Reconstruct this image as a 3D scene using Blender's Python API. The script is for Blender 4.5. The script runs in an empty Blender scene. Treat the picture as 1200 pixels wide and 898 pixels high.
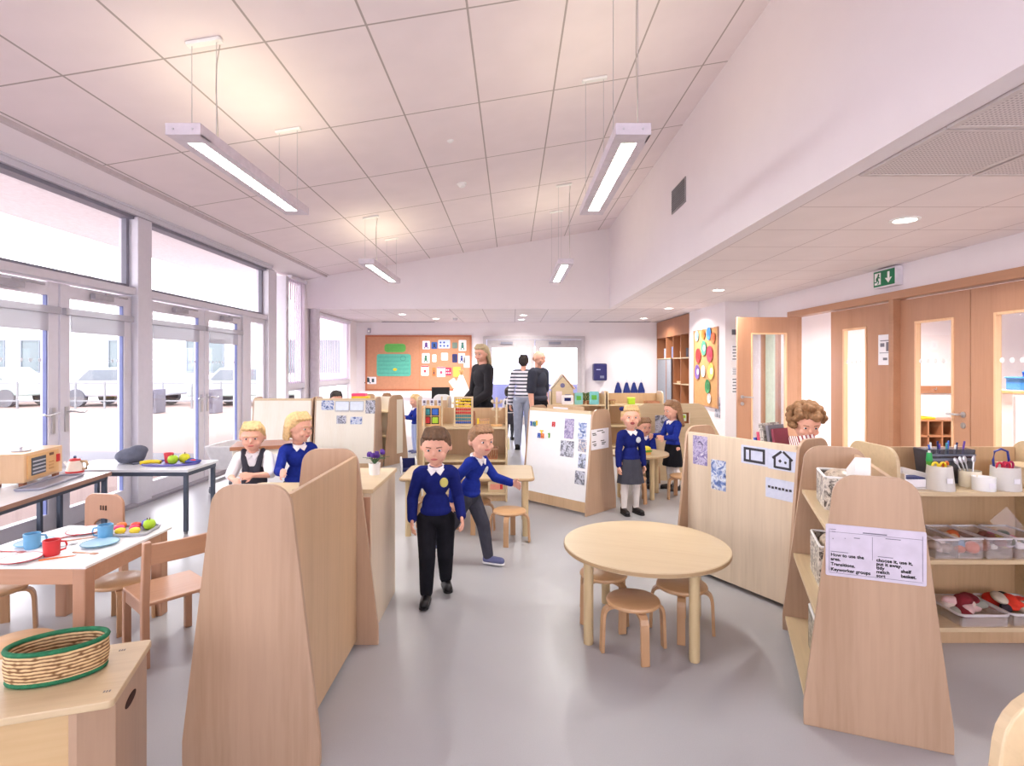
import bpy, bmesh, math, random
from mathutils import Vector, Matrix
R = math.radians
S = bpy.context.scene
COL = S.collection
random.seed(7)

# ------------------------------------------------------------------ camera, world, exposure
CAM_H = 1.45
cam_d = bpy.data.cameras.new('camera')
cam_d.sensor_width = 36.0
cam_d.lens = 648 / 1200 * 36
cam_d.shift_y = -20 / 1200
cam_d.clip_start = 0.05
cam = bpy.data.objects.new('camera', cam_d)
cam.location = (0, 0, CAM_H)
cam.rotation_euler = (R(90), 0, 0)
COL.objects.link(cam)
S.camera = cam

w = bpy.data.worlds.new('overcast_sky')
S.world = w
w.use_nodes = True
bg = w.node_tree.nodes['Background']
bg.inputs[0].default_value = (0.955, 0.935, 1.0, 1)
bg.inputs[1].default_value = 4.8
S.view_settings.view_transform = 'Standard'
S.view_settings.look = 'None'
S.view_settings.exposure = 0.74
S.view_settings.gamma = 1
S.view_settings.use_curve_mapping = False
S.cycles.max_bounces = 8
S.cycles.diffuse_bounces = 5
S.cycles.glossy_bounces = 3
S.cycles.transparent_max_bounces = 16
S.cycles.caustics_reflective = False
S.cycles.caustics_refractive = False
S.cycles.sample_clamp_indirect = 6
S.cycles.use_denoising = True

# ------------------------------------------------------------------ materials
def srgb(c):
    o = []
    for v in c[:3]:
        v = v / 255
        o.append(v / 12.92 if v <= .04045 else ((v + .055) / 1.055) ** 2.4)
    return (*o, 1)

def newmat(name):
    m = bpy.data.materials.new(name)
    m.use_nodes = True
    nt = m.node_tree
    return m, nt, nt.nodes['Principled BSDF']

def coords(nt, scale=(1, 1, 1), kind='Object'):
    tc = nt.nodes.new('ShaderNodeTexCoord')
    mp = nt.nodes.new('ShaderNodeMapping')
    mp.inputs['Scale'].default_value = scale
    nt.links.new(tc.outputs[kind], mp.inputs[0])
    return mp.outputs[0]

def ramp(nt, fac, stops):
    r = nt.nodes.new('ShaderNodeValToRGB')
    e = r.color_ramp.elements
    while len(e) < len(stops):
        e.new(.5)
    for i, (p, c) in enumerate(stops):
        e[i].position = p
        e[i].color = c
    nt.links.new(fac, r.inputs[0])
    return r.outputs[0]

def noise(nt, vec, scale, detail=3, dist=0):
    n = nt.nodes.new('ShaderNodeTexNoise')
    n.inputs['Scale'].default_value = scale
    n.inputs['Detail'].default_value = detail
    n.inputs['Distortion'].default_value = dist
    nt.links.new(vec, n.inputs['Vector'])
    return n.outputs['Fac']

def shade(c, k):
    return (min(1, c[0] * k), min(1, c[1] * k), min(1, c[2] * k), 1)

_cache = {}
def mat(name, col, rough=.5, metal=0, spec=.4, var=.06, scale=18, bump=0):
    if name in _cache:
        return _cache[name]
    m, nt, b = newmat(name)
    c = srgb(col)
    v = coords(nt)
    f = noise(nt, v, scale)
    nt.links.new(ramp(nt, f, [(.3, shade(c, 1 - var)), (.7, shade(c, 1 + var))]), b.inputs['Base Color'])
    b.inputs['Roughness'].default_value = rough
    b.inputs['Metallic'].default_value = metal
    b.inputs['Specular IOR Level'].default_value = spec
    if bump:
        bp = nt.nodes.new('ShaderNodeBump')
        bp.inputs['Strength'].default_value = bump
        bp.inputs['Distance'].default_value = .01
        nt.links.new(noise(nt, v, scale * 12), bp.inputs['Height'])
        nt.links.new(bp.outputs[0], b.inputs['Normal'])
    _cache[name] = m
    return m

def wood(name, col, axis='z', var=.12, rough=.33, plank=.11):
    """grain drawn out along one axis, with wide plank bands like beech laminate"""
    m, nt, b = newmat(name)
    c = srgb(col)
    sc = {'z': (1, 1, .06), 'x': (.06, 1, 1), 'y': (1, .06, 1)}[axis]
    v = coords(nt, sc)
    f1 = noise(nt, v, 55, 4, .4)
    f2 = noise(nt, v, 6, 1)
    mx = nt.nodes.new('ShaderNodeMix')
    mx.data_type = 'FLOAT'
    mx.inputs[0].default_value = .55
    nt.links.new(f1, mx.inputs[2])
    nt.links.new(f2, mx.inputs[3])
    nt.links.new(ramp(nt, mx.outputs[0], [(.32, shade((c[0], c[1] * .97, c[2] * .93), 1 - var)), (.5, c), (.68, shade(c, 1 + var * .7))]), b.inputs['Base Color'])
    b.inputs['Roughness'].default_value = rough
    b.inputs['Specular IOR Level'].default_value = .5
    return m

def emit(name, col, strength):
    m, nt, b = newmat(name)
    b.inputs['Base Color'].default_value = srgb(col)
    b.inputs['Emission Color'].default_value = srgb(col)
    b.inputs['Emission Strength'].default_value = strength
    return m

def glass_mat(name, tint=(255, 255, 255), gloss=.05, rough=.02):
    m, nt, b = newmat(name)
    nt.nodes.remove(b)
    out = nt.nodes['Material Output']
    t = nt.nodes.new('ShaderNodeBsdfTransparent')
    t.inputs[0].default_value = srgb(tint)
    g = nt.nodes.new('ShaderNodeBsdfGlossy')
    g.inputs['Roughness'].default_value = rough
    mx = nt.nodes.new('ShaderNodeMixShader')
    mx.inputs[0].default_value = gloss
    nt.links.new(t.outputs[0], mx.inputs[1])
    nt.links.new(g.outputs[0], mx.inputs[2])
    nt.links.new(mx.outputs[0], out.inputs[0])
    return m

def frosted(name, tint=(235, 235, 235), fac=.6, rough=.3):
    m, nt, b = newmat(name)
    out = nt.nodes['Material Output']
    b.inputs['Base Color'].default_value = srgb(tint)
    b.inputs['Roughness'].default_value = rough
    t = nt.nodes.new('ShaderNodeBsdfTransparent')
    mx = nt.nodes.new('ShaderNodeMixShader')
    mx.inputs[0].default_value = fac
    nt.links.new(t.outputs[0], mx.inputs[1])
    nt.links.new(b.outputs[0], mx.inputs[2])
    nt.links.new(mx.outputs[0], out.inputs[0])
    return m

def grid_mat(name, col, line, sx, sy, ox, oy, lw=.008, rough=.85):
    """plain surface ruled into panels by thin joints in the object's own x and y"""
    m, nt, b = newmat(name)
    tc = nt.nodes.new('ShaderNodeTexCoord')
    sp = nt.nodes.new('ShaderNodeSeparateXYZ')
    nt.links.new(tc.outputs['Object'], sp.inputs[0])
    def math_(op, a, bv):
        n = nt.nodes.new('ShaderNodeMath')
        n.operation = op
        if isinstance(a, (int, float)): n.inputs[0].default_value = a
        else: nt.links.new(a, n.inputs[0])
        if isinstance(bv, (int, float)): n.inputs[1].default_value = bv
        else: nt.links.new(bv, n.inputs[1])
        return n.outputs[0]
    ms = []
    for ax, s, o in (('X', sx, ox), ('Y', sy, oy)):
        q = math_('PINGPONG', math_('ADD', sp.outputs[ax], -o), s / 2)
        ms.append((q, s))
    # pingpong(x - o, s/2) is 0 on every joint x = o + k s
    mask = math_('MAXIMUM', math_('LESS_THAN', ms[0][0], lw / 2), math_('LESS_THAN', ms[1][0], lw / 2))
    f = noise(nt, tc.outputs['Object'], 3, 2)
    c = srgb(col)
    base = ramp(nt, f, [(.3, shade(c, .98)), (.7, shade(c, 1.02))])
    mix = nt.nodes.new('ShaderNodeMix')
    mix.data_type = 'RGBA'
    nt.links.new(mask, mix.inputs[0])
    nt.links.new(base, mix.inputs[6])
    mix.inputs[7].default_value = srgb(line)
    nt.links.new(mix.outputs[2], b.inputs['Base Color'])
    b.inputs['Roughness'].default_value = rough
    b.inputs['Specular IOR Level'].default_value = .1
    return m

def dots_mat(name, col, hole, s, r):
    m = grid_mat(name, col, hole, s, s, 0, 0, s * r, .6)
    return m

def photo_mat(name, cols, scale=14, seed=0):
    """a colour photograph read from far off: blotches of a few colours"""
    m, nt, b = newmat(name)
    v = coords(nt)
    v.node.inputs['Location'].default_value = (seed * 3.1, seed * 1.7, seed * 2.3)
    f = noise(nt, v, scale, 7, 1.2)
    n = len(cols)
    st = [(.28 + .44 * i / max(1, n - 1), srgb(c)) for i, c in enumerate(cols)]
    o = ramp(nt, f, st)
    nt.links.new(o, b.inputs['Base Color'])
    b.inputs['Roughness'].default_value = .35
    return m

def stripe_mat(name, c1, c2, per, duty=.5, axis='Z', off=0):
    m, nt, b = newmat(name)
    tc = nt.nodes.new('ShaderNodeTexCoord')
    sp = nt.nodes.new('ShaderNodeSeparateXYZ')
    nt.links.new(tc.outputs['Object'], sp.inputs[0])
    def mth(op, a, k):
        n = nt.nodes.new('ShaderNodeMath'); n.operation = op
        nt.links.new(a, n.inputs[0]); n.inputs[1].default_value = k
        return n.outputs[0]
    f = mth('LESS_THAN', mth('FLOORED_MODULO', mth('ADD', sp.outputs[axis], off), per), per * duty)
    mix = nt.nodes.new('ShaderNodeMix'); mix.data_type = 'RGBA'
    nt.links.new(f, mix.inputs[0])
    mix.inputs[6].default_value = srgb(c1); mix.inputs[7].default_value = srgb(c2)
    nt.links.new(mix.outputs[2], b.inputs['Base Color'])
    b.inputs['Roughness'].default_value = .8
    return m

def weave_mat(name, c1, c2, sx=60, sz=60):
    m, nt, b = newmat(name)
    v = coords(nt)
    w1 = nt.nodes.new('ShaderNodeTexWave'); w1.wave_type = 'BANDS'; w1.bands_direction = 'Z'
    w1.inputs['Scale'].default_value = sz; w1.inputs['Distortion'].default_value = 2
    nt.links.new(v, w1.inputs[0])
    w2 = nt.nodes.new('ShaderNodeTexVoronoi'); w2.inputs['Scale'].default_value = sx
    nt.links.new(v, w2.inputs['Vector'])
    mm = nt.nodes.new('ShaderNodeMath'); mm.operation = 'MULTIPLY'
    nt.links.new(w1.outputs['Fac'], mm.inputs[0]); nt.links.new(w2.outputs['Distance'], mm.inputs[1])
    nt.links.new(ramp(nt, mm.outputs[0], [(.05, srgb(c1)), (.35, srgb(c2))]), b.inputs['Base Color'])
    bp = nt.nodes.new('ShaderNodeBump'); bp.inputs['Strength'].default_value = .6; bp.inputs['Distance'].default_value = .006
    nt.links.new(mm.outputs[0], bp.inputs['Height']); nt.links.new(bp.outputs[0], b.inputs['Normal'])
    b.inputs['Roughness'].default_value = .8
    return m

W_END = wood('beech_end_panel', (182, 152, 127), 'z')
W_PAN = wood('beech_board', (198, 166, 130), 'z')
W_PALE = wood('pale_maple_board', (214, 196, 172), 'z')
W_SHELF = wood('maple_shelf', (207, 185, 149), 'x')
W_TOP = wood('maple_table_top', (200, 180, 147), 'x', .07)
W_LEG = wood('maple_leg', (202, 180, 140), 'z', .06)
W_STOOL = wood('stool_birch', (190, 150, 112), 'z', .08)
W_STOOLX = wood('stool_birch_seat', (208, 166, 124), 'x', .08)
W_CHAIR = wood('chair_beech', (180, 138, 112), 'z', .08)
W_CHAIRX = wood('chair_beech_flat', (190, 146, 118), 'x', .08)
W_DOOR = wood('door_veneer', (184, 138, 110), 'z', .08)
W_DOORX = wood('door_frame_veneer', (180, 134, 104), 'y', .08)
W_CUB = wood('cubby_veneer', (166, 112, 80), 'z', .08)
W_TOY = wood('toy_wood', (226, 180, 124), 'x', .08)
WHITE_WALL = mat('white_wall_paint', (236, 230, 234), .85, spec=.1, var=.008, scale=4)
WHITE = mat('white_plastic', (240, 240, 240), .4, var=.01)
WHITE_M = mat('white_melamine', (238, 238, 240), .3, var=.01)
CREAM = wood('cream_board', (232, 226, 212), 'z', .03)
PAPER = mat('white_paper', (240, 238, 244), .7, var=.01)
ALU = mat('silver_grey_aluminium', (214, 212, 222), .4, .1, var=.02)
ALU_D = mat('shadowed_gasket', (130, 130, 144), .6, var=.05)  # darker grey than the aluminium, for gaskets and head trim
STEEL = mat('brushed_steel', (200, 200, 204), .3, .9, var=.03)
DARKLEG = mat('slate_painted_steel', (72, 80, 96), .5, .2, var=.04)
GLASS = glass_mat('clear_glass')
BLACK = mat('black_ink', (16, 16, 20), .6, var=.05)
NAVY = mat('navy_fabric', (26, 34, 92), .8, var=.1)
TRAYCLR = frosted('clear_plastic_tub', (240, 236, 240), .14, .2)
POTFROST = frosted('frosted_plastic_pot', (226, 222, 216), .8)

# ------------------------------------------------------------------ mesh builder
class MB:
    def __init__(s):
        s.bm = bmesh.new()
    nbox = 0
    def box(s, c, d, rz=0, mtx=None):
        MB.nbox += 1          # a hair's difference in size keeps butted boards from sharing one plane
        e = .0003 * (MB.nbox % 5) if min(d) > .004 else 0
        d = (d[0] + e, d[1] + e, d[2] + e)
        m = Matrix.Translation(c) @ Matrix.Rotation(rz, 4, 'Z') @ (mtx or Matrix()) @ Matrix.Diagonal((*d, 1))
        bmesh.ops.create_cube(s.bm, size=1, matrix=m)
        return s
    def cyl(s, p, q, r0, r1=None, seg=16):
        p, q = Vector(p), Vector(q)
        d = q - p
        rot = d.to_track_quat('Z', 'Y').to_matrix().to_4x4()
        bmesh.ops.create_cone(s.bm, cap_ends=True, segments=seg, radius1=r0, radius2=r0 if r1 is None else r1,
                              depth=d.length, matrix=Matrix.Translation((p + q) / 2) @ rot)
        return s
    def sph(s, c, r, seg=16, rings=10, mtx=None):
        if not hasattr(r, '__len__'): r = (r, r, r)
        m = Matrix.Translation(c) @ (mtx or Matrix()) @ Matrix.Diagonal((*r, 1))
        bmesh.ops.create_uvsphere(s.bm, u_segments=seg, v_segments=rings, radius=1, matrix=m)
        return s
    def cap(s, p, q, r0, r1, seg=12):
        s.sph(p, r0, seg, 8); s.sph(q, r1, seg, 8)
        if (Vector(p) - Vector(q)).length > 1e-5: s.cyl(p, q, r0, r1, seg)
        return s
    def prism(s, pts, a, b, axis='y'):
        f = {'y': lambda u, v, t: (u, t, v), 'x': lambda u, v, t: (t, u, v), 'z': lambda u, v, t: (u, v, t)}[axis]
        A = [s.bm.verts.new(f(u, v, a)) for u, v in pts]
        B = [s.bm.verts.new(f(u, v, b)) for u, v in pts]
        n = len(pts)
        fs = [s.bm.faces.new(A), s.bm.faces.new(B[::-1])]
        for i in range(n):
            fs.append(s.bm.faces.new((A[i], B[i], B[(i + 1) % n], A[(i + 1) % n])))
        bmesh.ops.recalc_face_normals(s.bm, faces=fs)
        return s
    def lathe(s, prof, c=(0, 0, 0), seg=28, sx=1, sy=1):
        rings = []
        for r, z in prof:
            if r < 1e-6:
                rings.append([s.bm.verts.new((c[0], c[1], c[2] + z))])
            else:
                rings.append([s.bm.verts.new((c[0] + sx * r * math.cos(2 * math.pi * i / seg), c[1] + sy * r * math.sin(2 * math.pi * i / seg), c[2] + z)) for i in range(seg)])
        fs = []
        for A, B in zip(rings, rings[1:]):
            for i in range(seg):
                j = (i + 1) % seg
                if len(A) == 1 and len(B) == 1: continue
                if len(A) == 1: fs.append(s.bm.faces.new((A[0], B[i], B[j])))
                elif len(B) == 1: fs.append(s.bm.faces.new((A[i], B[0], A[j])))
                else: fs.append(s.bm.faces.new((A[i], B[i], B[j], A[j])))
        bmesh.ops.recalc_face_normals(s.bm, faces=fs)
        return s
    def sweep(s, pts, sec, up=(0, 0, 1), closed=False):
        """sec: list of (a, b) offsets; a along the side vector, b along the in-plane normal"""
        P = [Vector(p) for p in pts]
        n = len(P)
        rings = []
        for i in range(n):
            if closed: t = P[(i + 1) % n] - P[i - 1]
            else: t = P[min(i + 1, n - 1)] - P[max(i - 1, 0)]
            t.normalize()
            u = Vector(up)
            if abs(t.dot(u)) > .99: u = Vector((1, 0, 0)) if abs(t.x) < .9 else Vector((0, 1, 0))
            side = t.cross(u).normalized()
            nrm = side.cross(t).normalized()
            rings.append([s.bm.verts.new(P[i] + side * a + nrm * b) for a, b in sec])
        k = len(sec)
        fs = []
        for i in range(n if closed else n - 1):
            A, B = rings[i], rings[(i + 1) % n]
            for j in range(k):
                fs.append(s.bm.faces.new((A[j], B[j], B[(j + 1) % k], A[(j + 1) % k])))
        if not closed:
            fs.append(s.bm.faces.new(rings[0])); fs.append(s.bm.faces.new(rings[-1][::-1]))
        bmesh.ops.recalc_face_normals(s.bm, faces=fs)
        return s
    def tube(s, pts, r, seg=8, closed=False, up=(0, 0, 1)):
        return s.sweep(pts, [(r * math.cos(2 * math.pi * i / seg), r * math.sin(2 * math.pi * i / seg)) for i in range(seg)], up, closed)
    def ribbon(s, pts, w_, t_, side):
        """flat strip: width w_ along the fixed 'side' vector, thickness t_"""
        P = [Vector(p) for p in pts]
        sv = Vector(side).normalized()
        rings = []
        for i in range(len(P)):
            t = (P[min(i + 1, len(P) - 1)] - P[max(i - 1, 0)]).normalized()
            nr = t.cross(sv).normalized()
            rings.append([s.bm.verts.new(P[i] + sv * a * w_ / 2 + nr * b * t_ / 2) for a, b in ((-1, -1), (1, -1), (1, 1), (-1, 1))])
        fs = []
        for A, B in zip(rings, rings[1:]):
            for j in range(4):
                fs.append(s.bm.faces.new((A[j], B[j], B[(j + 1) % 4], A[(j + 1) % 4])))
        fs.append(s.bm.faces.new(rings[0])); fs.append(s.bm.faces.new(rings[-1][::-1]))
        bmesh.ops.recalc_face_normals(s.bm, faces=fs)
        return s
    def obj(s, name, m, parent=None, bevel=0, smooth=False, loc=None, rz=None, kind=None, label=None, remesh=0, sub=0):
        me = bpy.data.meshes.new(name)
        s.bm.to_mesh(me); s.bm.free()
        me.materials.append(m)
        o = bpy.data.objects.new(name, me)
        COL.objects.link(o)
        if parent: o.parent = parent
        if loc: o.location = loc
        if rz is not None: o.rotation_euler = (0, 0, rz)
        if bevel:
            b = o.modifiers.new('edge', 'BEVEL'); b.width = bevel; b.segments = 2; b.limit_method = 'ANGLE'; b.angle_limit = R(40)
            b.harden_normals = False
        if remesh:
            r = o.modifiers.new('skin', 'REMESH'); r.mode = 'VOXEL'; r.voxel_size = remesh; r.use_smooth_shade = True
            sm = o.modifiers.new('soft', 'SMOOTH'); sm.factor = .5; sm.iterations = 4
        if sub:
            o.modifiers.new('sub', 'SUBSURF').levels = sub; o.modifiers['sub'].render_levels = sub
        if smooth:
            for p in me.polygons: p.use_smooth = True
            if smooth == 'auto':
                me.set_sharp_from_angle(angle=R(35))
        if kind: o['kind'] = kind
        if label: o['label'] = label
        return o

def rr(w_, h_, r, n=5, cx=0, cy=0):
    """rounded rectangle outline"""
    pts = []
    for (sx, sy, a0) in ((1, -1, -90), (1, 1, 0), (-1, 1, 90), (-1, -1, 180)):
        for i in range(n + 1):
            a = R(a0 + 90 * i / n)
            pts.append((cx + sx * (w_ / 2 - r) + r * math.cos(a), cy + sy * (h_ / 2 - r) + r * math.sin(a)))
    return pts

def tag(o, label, cat, group=None):
    o['label'] = label; o['category'] = cat
    if group: o['group'] = group
    return o
def thing(name, label, cat, loc=(0, 0, 0), rz=0, group=None):
    o = bpy.data.objects.new(name, None)
    o.empty_display_size = .1
    COL.objects.link(o)
    o.location = loc; o.rotation_euler = (0, 0, rz)
    return tag(o, label, cat, group)
KIDS = {}
def dup(root, loc, rz=None, label=None, group=None):
    r = root.copy(); COL.objects.link(r); r.location = loc
    if rz is not None: r.rotation_euler = (0, 0, rz)
    if label: r['label'] = label
    if group: r['group'] = group
    for ch in list(root.children):
        c = ch.copy(); COL.objects.link(c); c.parent = r
        for g in list(ch.children):
            d = g.copy(); COL.objects.link(d); d.parent = c
    return r
def struct(mb, name, m, **k):
    return mb.obj(name, m, kind='structure', **k)
def text(body, name, m, parent, loc, rot, size, align='LEFT', ext=.0006, off=0.0):
    c = bpy.data.curves.new(name, 'FONT'); c.body = body; c.size = size; c.extrude = ext; c.offset = off
    c.align_x = align; c.align_y = 'CENTER'
    c.materials.append(m)
    o = bpy.data.objects.new(name, c); COL.objects.link(o)
    bpy.context.view_layer.update()
    me = bpy.data.meshes.new_from_object(o.evaluated_get(bpy.context.evaluated_depsgraph_get()))
    bpy.data.objects.remove(o)
    m2 = bpy.data.objects.new(name, me); COL.objects.link(m2)
    if not me.materials: me.materials.append(m)
    m2.parent = parent; m2.location = loc; m2.rotation_euler = rot
    return m2
# ------------------------------------------------------------------ the room
XL, XR, XB = -3.98, 4.16, 1.84          # window wall, door wall, upstand under the high ceiling
YS, YB, YF = 10.44, 13.8, -2.6          # drop in ceiling, back wall, behind the camera
ZL = 2.54                               # low ceiling
XT, ZT, SL = -3.49, 3.16, .167          # eaves edge of the sloping ceiling
def zc(x): return ZT + SL * (x - XT)

def floor_mat():
    m, nt, b = newmat('grey_vinyl_floor')
    v = coords(nt)
    f = noise(nt, v, 1.2, 4)
    f2 = noise(nt, v, 260, 2)
    mm = nt.nodes.new('ShaderNodeMix'); mm.data_type = 'FLOAT'; mm.inputs[0].default_value = .45
    nt.links.new(f, mm.inputs[2]); nt.links.new(f2, mm.inputs[3])
    c = srgb((168, 168, 172))
    nt.links.new(ramp(nt, mm.outputs[0], [(.35, shade(c, .93)), (.65, shade(c, 1.06))]), b.inputs['Base Color'])
    b.inputs['Roughness'].default_value = .3
    b.inputs['Specular IOR Level'].default_value = .6
    return m
struct(MB().box(((XL + 9.2) / 2, (YF + YB) / 2 + .1, -.05), (9.2 - XL + .12, YB - YF + .3, .1)), 'floor', floor_mat())

# sloping ceiling, its joints ruled in its own plane
ang = math.atan(SL)
cl = math.hypot(XB - XT, zc(XB) - ZT)
joint = math.sqrt(1 + SL * SL)
o = struct(MB().box((cl / 2, (YF + YS) / 2, .03), (cl + .02, YS - YF, .06)), 'ceiling_sloping',
           grid_mat('sloping_ceiling_panels', (236, 225, 228), (176, 166, 164), .635 * joint, 1.245, (-.28 - XT) * joint, 3.47, .014))
o.location = (XT, 0, ZT); o.rotation_euler = (0, -ang, 0)
struct(MB().box(((XB + .12 + 9.2) / 2, (YF + YS) / 2, ZL + .05), (9.2 - XB - .12, YS - YF, .1)), 'ceiling_low',
       grid_mat('low_ceiling_tiles', (238, 230, 231), (198, 186, 188), .635, .635, 1.97, 2.52, .01))
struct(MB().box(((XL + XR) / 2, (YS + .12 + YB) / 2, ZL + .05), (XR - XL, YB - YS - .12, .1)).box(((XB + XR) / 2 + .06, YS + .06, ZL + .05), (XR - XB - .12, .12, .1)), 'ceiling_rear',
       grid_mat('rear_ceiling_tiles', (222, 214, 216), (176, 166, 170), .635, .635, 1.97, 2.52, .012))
struct(MB().box((XB + .06, (YF + YS + .12) / 2, (ZL + 4.25) / 2 - .002), (.12, YS - YF + .12, 4.254 - ZL)), 'wall_upstand', WHITE_WALL)
struct(MB().prism([(XL - .1, ZL - .004), (XB + .0, ZL - .004), (XB + .0, 4.25), (XL - .1, 3.3)], YS, YS + .12, 'y'), 'wall_drop', WHITE_WALL)
struct(MB().box((-2.49, YB + .06, 1.4), (3.6, .12, 2.9)).box((3.09, YB + .06, 1.4), (2.56, .12, 2.9)).box((.56, YB + .06, 2.5), (2.5, .12, .7)), 'wall_back', WHITE_WALL)
struct(MB().box((2.6, YF - .06, .5), (13.3, .12, 1.0)).box((2.6, YF - .06, 3.3), (13.3, .12, 1.8)).box((-3.1, YF - .06, 1.6), (1.9, .12, 1.6)).box((7.2, YF - .06, 1.6), (4.2, .12, 1.6)), 'wall_behind', WHITE_WALL)
g = MB().box((1.5, YF - .06, 1.6), (7.2, .012, 1.6)).obj('window_30', GLASS, kind='structure')  # unseen window added behind the camera to let in fill light
MB().box((-.3, YF - .06, 1.6), (.06, .08, 1.6)).box((1.5, YF - .06, 1.6), (.06, .08, 1.6)).box((3.3, YF - .06, 1.6), (.06, .08, 1.6)).obj('window_frame', ALU, g)
# eaves: sloping lining from the ceiling edge to the window head, shadow gap and blind rail
struct(MB().prism([(XT + .005, ZT + .0), (XT, ZT - .035), (XT - .03, ZT - .035), (XT - .03, ZT + .05), (XT + .005, ZT + .05)], YF, YS, 'y'), 'trim_1', mat('eaves_bead', (196, 186, 190), .6))
struct(MB().prism([(XT - .02, ZT - .01), (XL + .02, 3.06), (XL - .1, 3.06), (XL - .1, 3.2), (XT - .02, ZT + .08)], YF, YS, 'y'), 'trim_2', WHITE_WALL)
struct(MB().box((XL + .05, (YF + 8.95) / 2, 3.035), (.09, 8.95 - YF, .05)).box((XL + .09, (YF + 8.95) / 2, 3.075), (.05, 8.95 - YF, .03)), 'trim_3', ALU)

# ---- window wall: curtain walling with double doors under high lights
posts = [(-1.3, -1.1), (1.15, 1.35), (3.55, 3.75), (5.74, 5.96), (8.82, 9.12), (9.5, 9.62)]
k = 1
for a, b_ in posts:
    struct(MB().box((XL - .0, (a + b_) / 2, 1.5), (.2, b_ - a, 3.0)), f'trim_post_{k}', ALU, bevel=.006); k += 1
struct(MB().box((XL, 8.165, 1.1), (.12, .2, 2.2)), f'trim_post_{k}', ALU, bevel=.006)
struct(MB().box((XL, (YF + 9.12) / 2, 2.222), (.16, 9.12 - YF, .07)), 'trim_transom', ALU, bevel=.004)
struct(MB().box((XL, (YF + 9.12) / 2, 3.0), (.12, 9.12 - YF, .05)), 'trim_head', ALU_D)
wn = 1
for a, b_ in [(-2.6, -1.3), (-1.1, 1.15), (1.35, 3.55), (3.75, 5.74), (5.96, 8.82)]:
    g = MB().box((XL - .02, (a + b_) / 2, 2.615), (.012, b_ - a, .72)).obj(f'window_{wn}', GLASS, kind='structure')
    fr = MB()
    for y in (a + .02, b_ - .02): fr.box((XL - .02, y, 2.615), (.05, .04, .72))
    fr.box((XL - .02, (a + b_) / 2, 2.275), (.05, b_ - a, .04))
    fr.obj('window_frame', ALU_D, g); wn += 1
# sidelight and the two blind covered windows beyond the last door
def pane(n, a, b_, z0, z1, f=.05, m=GLASS):
    g = MB().box((XL - .02, (a + b_) / 2, (z0 + z1) / 2), (.012, b_ - a - f, z1 - z0 - f)).obj(f'window_{n}', m, kind='structure')
    fr = MB()
    for y in (a + f / 2, b_ - f / 2): fr.box((XL, y, (z0 + z1) / 2), (.09, f, z1 - z0))
    for z in (z0 + f / 2, z1 - f / 2): fr.box((XL, (a + b_) / 2, z), (.09, b_ - a, f))
    fr.obj('window_frame', ALU, g, bevel=.004)
    return g
pane(wn, 8.27, 8.82, 0, 2.19, .07); wn += 1
for a, b_, zt_ in ((9.62, 10.36, 3.0), (10.95, 13.25, 2.5)):
    pane(wn, a, b_, .05, 1.06); wn += 1
    pane(wn, a, b_, 1.12, zt_); wn += 1
    struct(MB().box((XL + .02, (a + b_) / 2, 1.09), (.14, b_ - a, .09)), f'trim_{wn}', ALU)
struct(MB().box((XL, 10.66, 1.55), (.2, .58, 3.1)), 'wall_left_pier', WHITE_WALL)
struct(MB().box((XL, 13.55, 1.4), (.2, .6, 2.8)), 'wall_left_end', WHITE_WALL)
struct(MB().box((XL, 12.1, 2.6), (.2, 3.5, .2)), 'wall_left_head', WHITE_WALL)
struct(MB().cyl((XL + .2, 10.6, 0), (XL + .2, 10.6, ZL + .02), .09, seg=28), 'wall_column', mat('grey_column', (206, 200, 210), .5), smooth='auto')
BLIND = stripe_mat('vertical_blind_fabric', (236, 226, 236), (228, 218, 232), .16, .5, 'Y')
_b = BLIND.node_tree
_p = _b.nodes['Principled BSDF']
_t = _b.nodes.new('ShaderNodeBsdfTranslucent'); _t.inputs[0].default_value = srgb((240, 230, 240))
_m = _b.nodes.new('ShaderNodeMixShader'); _m.inputs[0].default_value = .55
_b.links.new(_p.outputs[0], _m.inputs[1]); _b.links.new(_t.outputs[0], _m.inputs[2]); _b.links.new(_m.outputs[0], _b.nodes['Material Output'].inputs[0])
for (a, b_, z1, lab) in ((9.64, 10.4, 2.98, 'white vertical blind drawn over the window before the round column'), (10.95, 13.2, 2.46, 'white vertical blind drawn over the window behind the round column')):
    t = thing('window_blind', lab, 'blind', (XL + .1, a, 0), 0)
    mb = MB(); n = int((b_ - a) / .085)
    for i in range(n):
        y = (i + .5) * (b_ - a) / n
        mb.box((0, y, (1.14 + z1) / 2), (.0015, .088, z1 - 1.14), R(12))
    mb.obj('blind_vanes', BLIND, t)
    MB().box((.0, (b_ - a) / 2, z1 + .03), (.07, b_ - a, .06)).obj('head_rail', ALU, t, bevel=.005)

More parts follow.
